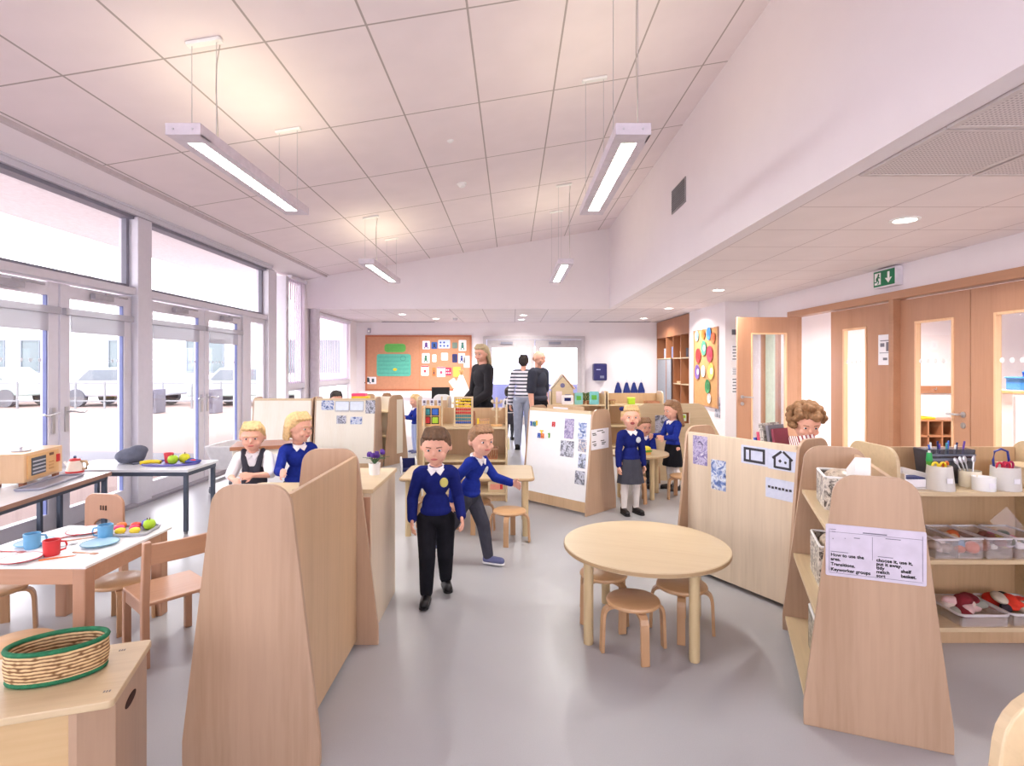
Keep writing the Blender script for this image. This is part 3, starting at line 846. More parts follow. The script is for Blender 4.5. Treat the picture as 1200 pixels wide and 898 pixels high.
# ------------------------------------------------------------------ nursery furniture
def prof(hb, ht, H, r, kz=.09, n=6):
    """end panel outline in (depth, height): straight foot, tapering sides, round shoulders"""
    pts = [(hb, 0), (hb, kz)]
    def arc(cx, a0, a1):
        return [(cx + r * math.cos(R(a0 + (a1 - a0) * i / n)), H - r + r * math.sin(R(a0 + (a1 - a0) * i / n))) for i in range(n + 1)]
    pts += arc(ht - r, 8, 90) + arc(-ht + r, 90, 172)
    pts += [(-hb, kz), (-hb, 0)]
    return pts
def taper(z, hb=.25, ht=.15, H=1.02, kz=.09):
    return hb if z <= kz else hb + (ht - hb) * (z - kz) / (H - .09 - kz)
def divider(label, loc, rz, L, back='offset', bm=W_PAN, em=W_END, H=1.02, hb=.25, ht=.148, shelves=True, group='room divider units', off=-.13):
    t = thing('room_divider', label, 'divider', (*loc, 0), rz, group)
    P = prof(hb, ht, H, .085)
    for s in (-1, 1):
        MB().prism(P, s * L / 2 - .01, s * L / 2 + .01, 'x').obj('end_panel', em, t, bevel=.003)
    l = L - .022
    if back == 'offset':
        MB().box((0, off, .505), (l, .02, .955)).obj('back_board', bm, t, bevel=.002)
    else:
        z0, z1 = .13, H - .045
        a0, a1 = taper(z0, hb, ht, H) - .012, taper(z1, hb, ht, H) + .004
        MB().prism([(-a0, z0), (-a1, z1), (-a1 + .022, z1), (-a0 + .022, z0)], -l / 2, l / 2, 'x').obj('board', bm, t)
        MB().prism([(-hb + .012, .03), (-a0, z0), (-a0 + .03, z0), (-hb + .04, .03)], -l / 2, l / 2, 'x').obj('bottom_rail', W_PAN, t)
        MB().prism([(-a1 - .004, z1), (-a1 - .001, z1 + .03), (-a1 + .03, z1 + .03), (-a1 + .025, z1)], -l / 2, l / 2, 'x').obj('top_rail', W_SHELF, t)
    if shelves:
        y0 = (off + .01) if back == 'offset' else 0
        for z in (.07, .42, .77):
            y1 = taper(z, hb, ht, H) - .012
            MB().box((0, (y0 + y1) / 2, z), (l, y1 - y0, .02)).obj('shelf', W_SHELF, t, bevel=.002)
    return t
uA = divider('beech divider unit with rounded ends standing nearest the white dining table', (-.945, 2.445), R(90), .87)
uB = divider('beech bookcase unit with a handwritten card on its end panel', (1.57, 2.556), R(69), .86, off=-.1)
uD = divider('divider unit with pale board and five pinned photos behind the round table', (1.577, 3.649), R(-60), .84, bm=W_PALE)
uE = divider('divider unit carrying the white magnetic board with photos', (.585, 5.787), R(-45), .84, 'lean', bm=WHITE_M, shelves=True)
uF = divider('cream board divider without pictures beside the last window mullion', (-3.14, 7.72), 0, .8, 'lean', bm=CREAM)
uG = divider('cream board divider with a row of small photos below the pinboard', (-2.28, 7.72), 0, .82, 'lean', bm=CREAM)
uH = divider('divider with a cream sheet on its end panel, beyond the flower pot', (-1.96, 8.34), R(150), .56, 'offset', bm=CREAM)
MB().box((-.292, -.065, .55), (.004, .13, .8)).obj('cream_sheet', CREAM, uH)
uM = divider('pale rounded end panel unit cut by the bottom edge, nearest the camera', (1.05, .62), R(0), .82, 'offset', em=W_SHELF, H=1.0)
uM.location = (.822, .36, 0); uM.rotation_euler = (0, 0, R(90))

def shelf_unit(label, loc, rz, L, D=.42, group='open storage shelf units', H=.98):
    """open storage: front faces local -y"""
    t = thing('shelf_unit', label, 'shelf unit', (*loc, 0), rz, group)
    n = 6; r = .09
    P = [(-D / 2, 0), (-D / 2, .5)]
    P += [(-D / 2 + .1 + r * math.cos(R(180 - 90 * i / n)) , H + .04 - r + r * math.sin(R(180 - 90 * i / n))) for i in range(n + 1)]
    P += [(D / 2 - r + r * math.cos(R(90 - 90 * i / n)), H + .04 - r + r * math.sin(R(90 - 90 * i / n))) for i in range(n + 1)]
    P += [(D / 2, 0)]
    for s in (-1, 1):
        MB().prism(P, s * L / 2 - .01, s * L / 2 + .01, 'x').obj('end_panel', W_SHELF, t, bevel=.003)
    l = L - .022
    MB().box((0, D / 2 - .02, .5), (l, .018, .95)).obj('back_board', W_PAN, t, bevel=.002)
    for z in (.085, .435, .787):
        MB().box((0, -.015, z), (l, D - .04, .022)).obj('shelf', W_SHELF, t, bevel=.002)
    MB().box((0, -D / 2 + .05, .037), (l, .02, .07)).obj('plinth', W_PAN, t)
    return t
uC = shelf_unit('open shelf unit with scissor pots, clear tubs and dressing-up trays', (2.48, 3.06), 0, .96)
uS = shelf_unit('open shelf unit holding the abacus and coloured square sorter', (-.5, 6.1), 0, .88)
uI = shelf_unit('open shelf unit with the doll house on top', (1.11, 9.5), 0, .92)
uJ = shelf_unit('open shelf unit below the blue hanging bags', (2.08, 9.5), 0, .92)
uK = shelf_unit('narrow shelf unit showing three picture cards, behind the square sorter', (-1.1, 7.85), R(180), .42)

def stool(label, x, y, rz=0, group='round bentwood stools', first=[None]):
    if first[0]: return dup(first[0], (x, y, 0), rz, label, group)
    t = thing('stool', label, 'stool', (x, y, 0), rz, group)
    MB().lathe([(0, .236), (.125, .236), (.134, .241), (.137, .249), (.134, .257), (.126, .262), (0, .262)], seg=40).obj('seat', W_STOOLX, t, smooth='auto')
    for k in range(4):
        a = R(90 * k)
        c, s = math.cos(a), math.sin(a)
        pr = [(.05, .228), (.11, .228), (.132, .224), (.147, .212), (.155, .193), (.159, .165), (.165, 0)]
        MB().ribbon([(r * c, r * s, z) for r, z in pr], .042, .017, (-s, c, 0)).obj('leg', W_STOOL, t, bevel=.002)
    first[0] = t
    return t
stool('round stool tucked under the round table, nearest the camera', .62, 2.83, R(8))
stool('round stool under the round table on the side toward the white dining table', .53, 3.2, R(-52))
stool('round stool under the round table on the side toward the photo divider', .93, 3.03, R(-18))
stool('round stool in the open beside the corner of the play table with the running children', -.02, 4.58, R(-10))
stool('round stool behind the second running child', -.32, 4.9, R(-5))
stool('round stool mostly hidden behind the walking boy', -.7, 5.02, R(20))
stool('round stool beneath the white dining table toward the ladder-back chair', -2.2, 3.09, R(40))
stool('round stool under the white dining table at the picture edge', -2.78, 2.98, R(30))
stool('round stool beside the corner of the box seat with the green basket', -2.13, 2.38, R(15))
stool('round stool behind the small round table by the sandwich', 1.66, 6.8, R(15))
stool('round stool in front of the long-haired girl at the small round table', 1.86, 6.03, R(10))
stool('round stool half behind the girl standing at the whiteboard divider', 1.3, 5.92, R(35))

# round table
def round_table(label, x, y, r, h, rz, legr, group='round maple tables'):
    t = thing('round_table', label, 'table', (x, y, 0), rz, group)
    MB().lathe([(0, h - .026), (r - .004, h - .026), (r, h - .02), (r, h - .004), (r - .004, h), (0, h)], seg=72).obj('tabletop', W_TOP, t, smooth='auto')
    MB().lathe([(r + .0004, h - .021), (r + .0012, h - .013), (r + .0004, h - .005)], seg=72).obj('edge_band', mat('table_edge_brown', (176, 148, 112), .5), t, smooth='auto')
    for k in range(4):
        a = R(45 + 90 * k)
        p = (legr * math.cos(a), legr * math.sin(a))
        MB().cyl((*p, 0.006), (*p, h - .026), .026, seg=20).cyl((*p, 0), (*p, .008), .024, seg=20).obj('leg', W_LEG, t, smooth='auto')
    return t
round_table('low round maple table with stools underneath in the middle of the room', .735, 3.05, .447, .472, R(-19.4), .372)
round_table('small round maple table where the girls sit with the toy sandwich', 1.42, 6.22, .335, .478, R(-22), .25)

# play table at the centre
t = thing('play_table', 'oblong maple play table behind the running children', 'table', (-.385, 4.98, 0))
h = .5
MB().prism(rr(1.13, .64, .05), h - .026, h, 'z').obj('tabletop', W_TOP, t, bevel=.002)
MB().tube([(x, y, h - .013) for x, y in rr(1.132, .642, .05)], .0125, closed=True).obj('edge_band', mat('table_edge_brown', (176, 148, 112), .5), t)
for sx in (-1, 1):
    for sy in (-1, 1):
        MB().cyl((sx * .5, sy * .26, 0), (sx * .5, sy * .26, h - .026), .026, seg=18).obj('leg', W_LEG, t, smooth='auto')

# white topped dining table
t = thing('dining_table', 'white topped beech table laid with cups and plates', 'table', (-2.36, 2.945, 0))
h = .5
MB().prism([(-.35, -.325), (.34, -.325), (.35, .325), (-.28, .35), (-.35, .05)], h - .014, h, 'z').obj('tabletop', WHITE_M, t, bevel=.002)
fr = MB()
fr.box((0, -.3, h - .054), (.66, .022, .078)).box((0, .3, h - .054), (.6, .022, .078)).box((.318, 0, h - .054), (.022, .6, .078)).box((-.318, 0, h - .054), (.022, .6, .078))
fr.obj('apron', W_CHAIRX, t, bevel=.002)
for x, y in ((.3, -.285), (-.3, -.285), (.3, .285), (-.25, .28)):
    MB().box((x, y, (h - .016) / 2), (.062, .062, h - .016)).obj('leg', W_CHAIR, t, bevel=.006)

# ladder back chair
def ladder_chair(label, x, y, rz):
    t = thing('dining_chair', label, 'chair', (x, y, 0), rz)
    MB().box((0, -.0, .3), (.32, .33, .018)).obj('seat', W_CHAIRX, t, bevel=.006)
    a = MB()
    for sx in (-1, 1): a.box((sx * .145, 0, .262), (.02, .28, .056))
    a.box((0, -.145, .262), (.28, .02, .056)); a.obj('seat_rail', W_CHAIR, t, bevel=.003)
    for sx in (-1, 1):
        MB().box((sx * .145, -.155, .145), (.034, .034, .29)).obj('leg', W_CHAIR, t, bevel=.005)
        MB().prism([(.145, 0), (.18, 0), (.172, .3), (.2, .61), (.165, .61), (.135, .3)], sx * .155 - .017, sx * .155 + .017, 'x').obj('rear_post', W_CHAIR, t, bevel=.005)
    mb = MB().ribbon([(-.15 + .3 * i / 8, .178 + .012 * math.sin(math.pi * i / 8), .545) for i in range(9)], .1, .018, (0, .05, 1))
    mb.obj('back_rail', W_CHAIRX, t, bevel=.004)
    return t
ladder_chair('beech ladder-back chair at the corner of the white dining table', -1.78, 2.87, R(-130))
# chair with cut out back
t = thing('nursery_chair', 'small beech chair with an arch cut in its back, behind the white dining table', 'chair', (-2.62, 3.72, 0), R(168))
P = [(-.155, .3), (-.15, .52)] + [(-.07 + .08 * math.cos(R(180 - 90 * i / 6)), .55 + .07 * math.sin(R(180 - 90 * i / 6))) for i in range(7)] + [(.07 + .08 * math.cos(R(90 - 90 * i / 6)), .55 + .07 * math.sin(R(90 - 90 * i / 6))) for i in range(7)] + [(.155, .3), (.085, .3), (.08, .4)] + [(.08 * math.cos(R(20 + 140 * i / 8)), .4 + .06 * math.sin(R(20 + 140 * i / 8))) for i in range(9)] + [(-.08, .4), (-.085, .3)]
MB().prism(P, .12, .138, 'y').obj('backrest', W_CHAIR, t, bevel=.004)
mb = MB()
for i in range(3): mb.box((-.02 + i * .02, .1365, .53 + .0), (.006, .012, .03))
mb.obj('hand_slots', mat('slot_shadow_brown', (70, 48, 40)), t)
MB().box((0, -.02, .28), (.31, .3, .02)).obj('seat', W_CHAIRX, t, bevel=.006)
for sx in (-1, 1):
    for y in (-.14, .12):
        MB().box((sx * .135, y, .135), (.03, .04, .27)).obj('leg', W_CHAIR, t, bevel=.004)

# box seat, bottom corner
t = thing('box_table', 'pale maple box table carrying the green rimmed basket', 'table', (-1.666, 1.589, 0), R(18.5))
L_, D_, h = 1.0, .375, .5
MB().prism(rr(L_, D_, .018), h - .022, h, 'z').obj('top', W_SHELF, t, bevel=.003)
MB().box((-.02, -D_ / 2 + .03, .24), (L_ - .185, .018, .476)).obj('front_panel', wood('box_front', (206, 176, 132), 'x', .06), t, bevel=.002)
MB().box((-.02, D_ / 2 - .03, .24), (L_ - .22, .018, .476)).obj('rear_panel', W_PAN, t, bevel=.002)
for s in (-1, 1):
    e = MB().prism([(s * (L_ / 2 - .012), D_ / 2 - .02), (s * (L_ / 2 - .03), D_ / 2 - .02), (s * (L_ / 2 - .03), -D_ / 2 + .07), (s * (L_ / 2 - .11), -D_ / 2 + .02), (s * (L_ / 2 - .11), -D_ / 2 + .01), (s * (L_ / 2 - .09), -D_ / 2 + .01), (s * (L_ / 2 - .012), -D_ / 2 + .06)], 0.0, h - .022, 'z').obj('end_panel', W_END, t, bevel=.002)
    MB().prism([(.05 * math.cos(R(a)), .4 + .016 * math.sin(R(a))) for a in range(0, 360, 20)], s * (L_ / 2 - .0125), s * (L_ / 2 - .0105), 'x').obj('hand_hole', mat('hole_shadow_brown', (60, 34, 30), .9), e)
mb = MB()
for (x, y) in ((.42, .13), (.46, -.13)):
    for i in range(3): mb.box((x + i * .007, y, h + .0004), (.004, .01, .0008))
mb.obj('printed_mark', mat('mark_grey', (120, 116, 116)), t)

# cabinet behind the divider end
t = thing('cabinet', 'low cream cabinet with flower pot behind the near divider end', 'cabinet', (-.955, 3.25, 0))
MB().box((0, 0, .385), (.41, .6, .77)).obj('carcass', W_PALE, t, bevel=.003)
MB().box((0, 0, .782), (.43, .62, .024)).obj('top', W_SHELF, t, bevel=.004)
MB().box((0, -.303, .4), (.4, .014, .7)).obj('cabinet_door', W_CHAIR, t, bevel=.002)

# window tables
def metal_table(label, loc, rz, L, D, h, m, skirt=.03):
    t = thing('metal_frame_table', label, 'table', (*loc, 0), rz)
    MB().box((0, 0, h - .012), (L, D, .024)).obj('tabletop', m, t, bevel=.004)
    fr = MB()
    for s in (-1, 1):
        fr.box((0, s * (D / 2 - .03), h - .042), (L - .04, .028, .034)).box((s * (L / 2 - .03), 0, h - .042), (.028, D - .04, .034))
    fr.obj('frame', DARKLEG, t)
    for sx in (-1, 1):
        for sy in (-1, 1):
            l = MB().box((sx * (L / 2 - .035), sy * (D / 2 - .035), (h - .03) / 2 + .01), (.032, .032, h - .05)).obj('leg', DARKLEG, t, bevel=.003)
            MB().cyl((sx * (L / 2 - .035), sy * (D / 2 - .035), 0), (sx * (L / 2 - .035), sy * (D / 2 - .035), .018), .016, seg=12).obj('foot_cap', mat('grey_foot', (130, 130, 136)), l)
    return t
GREYTOP = mat('pale_grey_laminate', (206, 208, 214), .25, spec=.6, var=.02)
metal_table('pale grey table under the windows carrying the fruit tray and cap', (-3.36, 4.99), 0, 1.16, .5, .56, GREYTOP)
tt = metal_table('grey table with brown edge under the windows carrying the toy oven', (-3.575, 4.02), R(97), 1.2, .56, .56, GREYTOP)
fr = MB()
for s in (-1, 1): fr.box((0, s * .282, .545), (1.2, .005, .03)).box((s * .602, 0, .545), (.005, .56, .03))
fr.obj('edge_band', mat('brown_edge', (150, 116, 100), .5), tt)

# water tray trolley
t = thing('water_tray', 'pale grey water play tray on castors by the windows', 'water tray', (-3.05, 6.5, 0))
TUB = mat('tub_pale_grey', (214, 212, 214), .45)
mb = MB()
o_, i_ = rr(.86, .6, .08), rr(.8, .54, .07)
for z0, z1, a, b_ in ((.3, .54, rr(.74, .48, .07), o_),):
    bm = mb.bm
    A = [bm.verts.new((x, y, z0)) for x, y in a]; B = [bm.verts.new((x, y, z1)) for x, y in b_]
    C_ = [bm.verts.new((x, y, z1)) for x, y in i_]; D_ = [bm.verts.new((x * .88, y * .86, z0 + .02)) for x, y in i_]
    n = len(a); bm.faces.new(A[::-1]); bm.faces.new(D_)
    for i in range(n):
        j = (i + 1) % n
        bm.faces.new((A[i], A[j], B[j], B[i])); bm.faces.new((B[i], B[j], C_[j], C_[i])); bm.faces.new((C_[i], C_[j], D_[j], D_[i]))
mb.obj('tub', TUB, t, smooth='auto')
fr = MB()
for sx in (-1, 1):
    for sy in (-1, 1): fr.box((sx * .36, sy * .22, .2), (.045, .045, .24))
    fr.box((sx * .36, 0, .13), (.04, .44, .04))
fr.box((0, -.22, .29), (.72, .03, .03)).box((0, .22, .29), (.72, .03, .03)).obj('frame', TUB, t)
for sx in (-1, 1):
    for sy in (-1, 1):
        MB().cyl((sx * .36 - .014, sy * .22, .04), (sx * .36 + .014, sy * .22, .04), .04, seg=18).box((sx * .36, sy * .22, .075), (.04, .03, .03)).obj('castor', mat('castor_grey', (110, 112, 122), .5), t)
t = thing('storage_tub', 'dark grey plastic storage box on the floor beside the water tray', 'box', (-2.62, 5.97, 0))
MB().box((-.0, 0, .12), (.6, .42, .24)).obj('tub', mat('tub_slate', (136, 138, 150), .5), t, bevel=.03)
MB().box((0, 0, .255), (.64, .46, .03)).obj('lid', mat('tub_lid', (160, 162, 172), .5), t, bevel=.01)
t = thing('drawer_unit', 'cream low unit with brown top behind the girl in the pinafore', 'cabinet', (-2.38, 5.45, 0), R(18))
MB().box((0, 0, .33), (.62, .4, .66)).obj('carcass', CREAM, t, bevel=.006)
MB().box((0, 0, .675), (.66, .44, .035)).obj('top', W_CUB, t, bevel=.004)
for i in range(3):
    dr = MB().box((0, -.205, .12 + i * .2), (.58, .016, .18)).obj('drawer', WHITE_M, t, bevel=.003)
    MB().box((0, -.218, .12 + i * .2), (.1, .012, .02)).obj('drawer_pull', STEEL, dr)
t = thing('activity_table', 'pale low table in front of the pinafore girl and the fair-haired boy', 'table', (-1.5, 3.74, 0))
MB().prism(rr(.6, .4, .04), .596, .62, 'z').obj('tabletop', W_TOP, t, bevel=.002)
for sx in (-1, 1):
    for sy in (-1, 1): MB().cyl((sx * .25, sy * .15, 0), (sx * .25, sy * .15, .598), .024).obj('leg', W_LEG, t, smooth='auto')

# arched house panel behind the girls
t = thing('play_screen', 'wooden play screen with sloping shoulder and cut-out windows', 'screen', (0, 7.0, 0))
out = [(1.5, 0), (1.5, .82), (1.56, .92), (1.68, .975), (2.36, .975), (2.42, .95), (2.47, .88), (2.66, .5), (2.7, .42), (2.7, 0)]
pn = MB()
Y0, Y1 = -.012, .012
pn.prism([(1.5, .72), (1.5, .82), (1.56, .92), (1.68, .975), (2.02, .975), (2.02, .72)], Y0, Y1)
pn.prism([(2.02, .86), (2.02, .975), (2.36, .975), (2.42, .95), (2.47, .88), (2.48, .86)], Y0, Y1)
pn.prism([(2.25, .72), (2.25, .86), (2.48, .86), (2.545, .72)], Y0, Y1)
pn.prism([(1.5, 0), (1.5, .72), (2.545, .72), (2.66, .5), (2.7, .42), (2.7, 0)], Y0, Y1)
pn.obj('panel', W_SHELF, t)
for x in (1.55, 2.6): MB().prism([(-.2, 0), (.2, 0), (.2, .05), (.04, .12), (-.04, .12), (-.2, .05)], x - .012, x + .012, 'x').obj('foot', W_PAN, t)
# ------------------------------------------------------------------ small things
def solid(nm, c, rough=.45): return mat(nm, c, rough)
RED = solid('toy_red', (206, 52, 56)); YEL = solid('toy_yellow', (236, 206, 46)); GRN = solid('toy_green', (92, 168, 60)); LIME = solid('toy_lime', (168, 206, 48))
BLU = solid('toy_blue', (50, 96, 186)); TEAL = solid('toy_teal', (56, 140, 150)); PINK = solid('toy_pink', (232, 70, 120)); SKYB = solid('cup_blue', (104, 164, 204)); PURP = solid('petal_purple', (92, 52, 150))
ORA = solid('toy_orange', (226, 120, 50)); LBLUE = solid('plate_blue', (170, 205, 226))

# ---- box table: basket
t = thing('basket', 'oval woven straw basket with green bound rims', 'basket', (-1.4, 1.705, .5), R(24))
B = weave_mat('woven_straw', (120, 84, 50), (226, 196, 150), 46, 30)
n = 40
prf = [(.9, .0), (.97, .02), (1.0, .05), (.985, .085), (.96, .1), (.92, .1), (.94, .06), (.9, .012)]
mb = MB(); mb.lathe([(0, .0)] + [(r * .118, z) for r, z in prf] + [(0, .012)], seg=n, sx=1.12, sy=.66)
mb.obj('bowl', B, t, smooth='auto')
gr = mat('green_raffia', (34, 110, 74), .8, var=.25, scale=60)
for z, r in ((.1, .113), (.008, .108)):
    MB().tube([(1.12 * r * math.cos(2 * math.pi * i / n), .66 * r * math.sin(2 * math.pi * i / n), z) for i in range(n)], .0075, closed=True).obj('rim', gr, t, smooth=True)

# ---- dining table settings
TZ = .5
def cup(label, x, y, m, rz=0):
    t = thing('cup', label, 'cup', (x, y, TZ), rz, 'play cups on the white table')
    MB().lathe([(0, 0), (.03, 0), (.034, .006), (.037, .078), (.033, .078), (.03, .008), (0, .008)]).obj('body', m, t, smooth='auto')
    MB().tube([(.034, 0, .065), (.055, 0, .062), (.06, 0, .045), (.055, 0, .025), (.034, 0, .02)], .005).obj('handle', m, t, smooth=True)
def plate(label, x, y, m, rim, r=.085, z=TZ):
    t = thing('plate', label, 'plate', (x, y, z), 0, 'play plates on the white table')
    MB().lathe([(0, 0), (r * .6, 0), (r * .98, .011), (r, .013), (r * .97, .014), (r * .62, .005), (0, .005)], seg=36).obj('dish', m, t, smooth='auto')
    MB().tube([(r * math.cos(2 * math.pi * i / 36), r * math.sin(2 * math.pi * i / 36), .0125) for i in range(36)], .0028, closed=True).obj('rim', rim, t, smooth=True)
plate('pale blue plate under the blue cup farthest from the fruit tray', -2.545, 2.95, LBLUE, SKYB)
plate('pale blue plate in front of the blue cup near the fruit tray', -2.19, 2.94, LBLUE, solid('plate_teal', (110, 150, 170)))
plate('white red-rimmed plate beside the fruit tray', -2.43, 3.16, WHITE, solid('rim_red', (176, 70, 76)), .095)
plate('white red-rimmed plate beside the red cup', -2.4, 2.7, WHITE, solid('rim_red', (176, 70, 76)), .085)
cup('blue cup standing between two plates toward the windows', -2.5, 2.88, SKYB, R(30))
cup('blue cup standing close to the fruit tray', -2.235, 3.04, SKYB, R(200))
cup('red cup on the white dining table', -2.31, 2.775, RED, R(30))
def cutlery(kind, label, x, y, rz, m):
    t = thing(kind, label, kind, (x, y, TZ + .001), R(rz), 'play cutlery on the white table')
    MB().prism([(-.075, -.005), (.0, -.004), (.0, .004), (-.075, .006)], 0, .005, 'z').obj('handle', m, t, bevel=.001)
    mb = MB()
    if kind == 'knife': mb.prism([(0, -.005), (.06, -.008), (.072, .0), (.0, .005)], .001, .004, 'z')
    elif kind == 'fork':
        mb.prism([(0, -.003), (.03, -.003), (.036, -.01), (.044, -.01), (.044, .01), (.036, .01), (.03, .003), (0, .003)], .001, .004, 'z')
        for k in range(4): mb.box((.056, -.0085 + k * .0057, .0025), (.026, .003, .003))
    else:
        mb.prism([(0, -.003), (.035, -.003), (.035, .003), (0, .003)], .001, .004, 'z').sph((.052, 0, .004), (.02, .013, .004))
    mb.obj({'knife': 'blade', 'fork': 'tines', 'spoon': 'bowl'}[kind], m, t)
CUTR = solid('cutlery_wood_red', (186, 96, 92)); CUTW = solid('cutlery_tan', (206, 158, 130)); CUTS = STEEL
cutlery('knife', 'reddish play knife lying along the near edge of the white table', -2.52, 2.7, 18, CUTR)
cutlery('fork', 'tan play fork lying in front of the blue cup near the fruit tray', -2.16, 2.8, -10, CUTW)
cutlery('knife', 'tan play knife between the red-rimmed plate and the fruit tray cup', -2.36, 3.03, 38, CUTW)
cutlery('spoon', 'steel spoon lying in the centre of the white table', -2.36, 2.9, 60, CUTS)
cutlery('fork', 'reddish play fork before the blue cup toward the windows', -2.55, 2.82, -4, CUTR)
cutlery('knife', 'orange play knife against the red cup', -2.24, 2.73, 32, ORA)
cutlery('spoon', 'reddish play spoon beside the red-rimmed plate near the fruit tray', -2.47, 3.05, 50, CUTR)
def tray(name, label, cat, loc, w_, d_, m, rz=0, oval=False):
    t = thing(name, label, cat, loc, rz)
    pts = [(w_ / 2 * math.cos(2 * math.pi * i / 32), d_ / 2 * math.sin(2 * math.pi * i / 32)) for i in range(32)] if oval else rr(w_, d_, .025)
    MB().prism(pts, 0, .006, 'z').obj('base', m, t)
    MB().tube([(x, y, .012) for x, y in pts], .007, closed=True).obj('rim', m, t, smooth=True)
    return t
tray('bun_tray', 'silver grey bun tray holding toy fruit at the table corner', 'tray', (-2.19, 3.16, TZ), .26, .19, solid('tray_silver', (176, 178, 186), .3), R(8))
def fruit(name, label, cat, loc, r, m, sq=.9, stalk=True, group='toy fruit in the bun tray'):
    t = thing(name, label, cat, loc, 0, group)
    MB().lathe([(0, .12 * r * sq), (.25 * r, 0), (.7 * r, .2 * r * sq), (r, .95 * r * sq), (.82 * r, 1.65 * r * sq), (.4 * r, 1.9 * r * sq), (.12 * r, 1.75 * r * sq), (0, 1.65 * r * sq)], seg=20).obj('flesh', m, t, smooth=True)
    if stalk: MB().cyl((0, 0, 1.6 * r * sq), (.1 * r, 0, 2.3 * r * sq), .08 * r, seg=6).obj('stalk', solid('stalk_brown', (96, 70, 40)), t)
fr_ = [(-.09, -.05, RED, 'pink-red toy bun at the near corner of the bun tray'), (-.01, -.055, YEL, 'yellow toy bun at the near side of the bun tray'), (.065, -.045, solid('toy_gold', (240, 214, 60)), 'golden toy bun at the near side of the bun tray, toward the corner'), (-.055, .0, PINK, 'pink toy bun in the middle of the bun tray'), (.03, .005, solid('toy_magenta', (222, 50, 96)), 'magenta toy bun in the middle of the bun tray'), (-.08, .055, ORA, 'orange-red toy tomato at the back of the bun tray'), (.0, .06, solid('toy_tomato', (216, 64, 46)), 'red toy tomato at the back of the bun tray')]
for x, y, m, lab in fr_: fruit('toy_fruit', lab, 'toy fruit', (-2.19 + x, 3.16 + y, TZ + .006), .028, m, .62, False)
fruit('toy_plum', 'blue toy plum at the back of the bun tray', 'toy fruit', (-2.13, 3.225, TZ + .006), .028, solid('plum_blue', (70, 66, 180)), .9)
fruit('toy_apple', 'lime green toy apple on the corner of the bun tray', 'toy fruit', (-2.095, 3.195, TZ + .006), .033, LIME, .9)

# ---- fruit tray by the window and cap
WZ = .56
tray('serving_tray', 'oval purple tray of toy fruit on the table under the windows', 'tray', (-3.1, 5.02, WZ), .5, .3, solid('tray_purple', (104, 100, 170)), 0, True)
t = thing('toy_banana', 'yellow toy banana on the oval purple tray', 'toy fruit', (-3.24, 4.96, WZ + .02), R(10))
MB().tube([(-.08, -.02, .004), (-.05, .0, .006), (0, .012, .01), (.05, .004, .01), (.085, -.02, .008)], .017).obj('skin', YEL, t, smooth=True)
MB().cyl((.083, -.018, .008), (.105, -.034, .012), .006).obj('stalk', solid('stalk_brown', (96, 70, 40)), t)
t = thing('cup', 'small red cup on the oval purple tray by the windows', 'cup', (-3.14, 5.06, WZ + .006))
MB().lathe([(0, 0), (.03, 0), (.042, .085), (.038, .085), (.028, .006), (0, .006)]).obj('body', solid('tumbler_red', (214, 70, 84)), t, smooth='auto')
MB().tube([(.04 * math.cos(i / 20 * 6.283), .04 * math.sin(i / 20 * 6.283), .085) for i in range(20)], .003, closed=True).obj('rim', solid('tumbler_red', (214, 70, 84)), t)
fruit('toy_apple', 'lime green toy apple on the oval purple tray', 'toy fruit', (-3.06, 4.99, WZ + .006), .045, LIME, .9, True, 'toy fruit on the purple tray')
fruit('toy_apple', 'yellow toy apple on the oval purple tray', 'toy fruit', (-2.99, 5.05, WZ + .006), .048, solid('apple_yellow', (206, 204, 40)), .9, True, 'toy fruit on the purple tray')
t = thing('napkin', 'crumpled blue and red cloth on the end of the oval purple tray', 'cloth', (-2.9, 5.03, WZ + .012))
MB().sph((0, 0, .012), (.07, .06, .016)).sph((-.03, .02, .02), (.04, .03, .016)).obj('cloth', solid('cloth_blue', (70, 80, 150), .8), t, smooth=True)
MB().sph((.01, -.02, .018), (.03, .02, .014)).obj('red_fold', RED, t, smooth=True)
t = thing('cap', 'dark grey cloth cap lying on the window table behind the fruit tray', 'cap', (-3.5, 5.08, WZ))
CAPM = mat('cap_slate', (92, 96, 112), .9, var=.15)
MB().sph((0, 0, .07), (.13, .1, .066)).sph((.05, .02, .11), (.085, .08, .05)).sph((-.05, 0, .06), (.09, .08, .055)).cyl((0, 0, .012), (0, 0, .06), .1, .12, 24).obj('crown', CAPM, t, remesh=.012)
MB().prism([(.02, -.06), (.1, -.12), (.17, -.06), (.17, .03), (.1, .06)], .004, .014, 'z').obj('peak', CAPM, t, bevel=.003)

# ---- toy oven, tray, kettle
t = thing('toy_oven', 'wooden toy oven with red switch on the brown edged window table', 'toy oven', (-3.73, 4.26, WZ), 0)
# local -y faces the room (+x world) after rotation
t.rotation_euler = (0, 0, R(90 + 12))
L_, D_, h = .48, .22, .215
mb = MB().box((0, 0, .03 + h / 2), (L_, D_, h)).obj('case', wood('oven_case', (226, 190, 150), 'z', .06), t, bevel=.006)
MB().box((-.02, -D_ / 2 - .004, .03 + h / 2), (L_ - .1, .012, h - .04)).obj('front_board', W_TOY, t, bevel=.003)
MB().box((-.09, -D_ / 2 - .011, .03 + h / 2), (.17, .006, .13)).obj('oven_window', solid('oven_window_grey', (78, 82, 92), .2), t)
mb = MB()
for i in range(4): mb.box((-.09, -D_ / 2 - .015, .09 + i * .028), (.15, .006, .01))
mb.obj('rack_bars', solid('rack_grey', (190, 190, 200)), t)
mb = MB()
for i in range(3):
    for j in range(3): mb.cyl((.045 + i * .022, -D_ / 2 - .01, .09 + j * .025), (.045 + i * .022, -D_ / 2 - .016, .09 + j * .025), .006, seg=10)
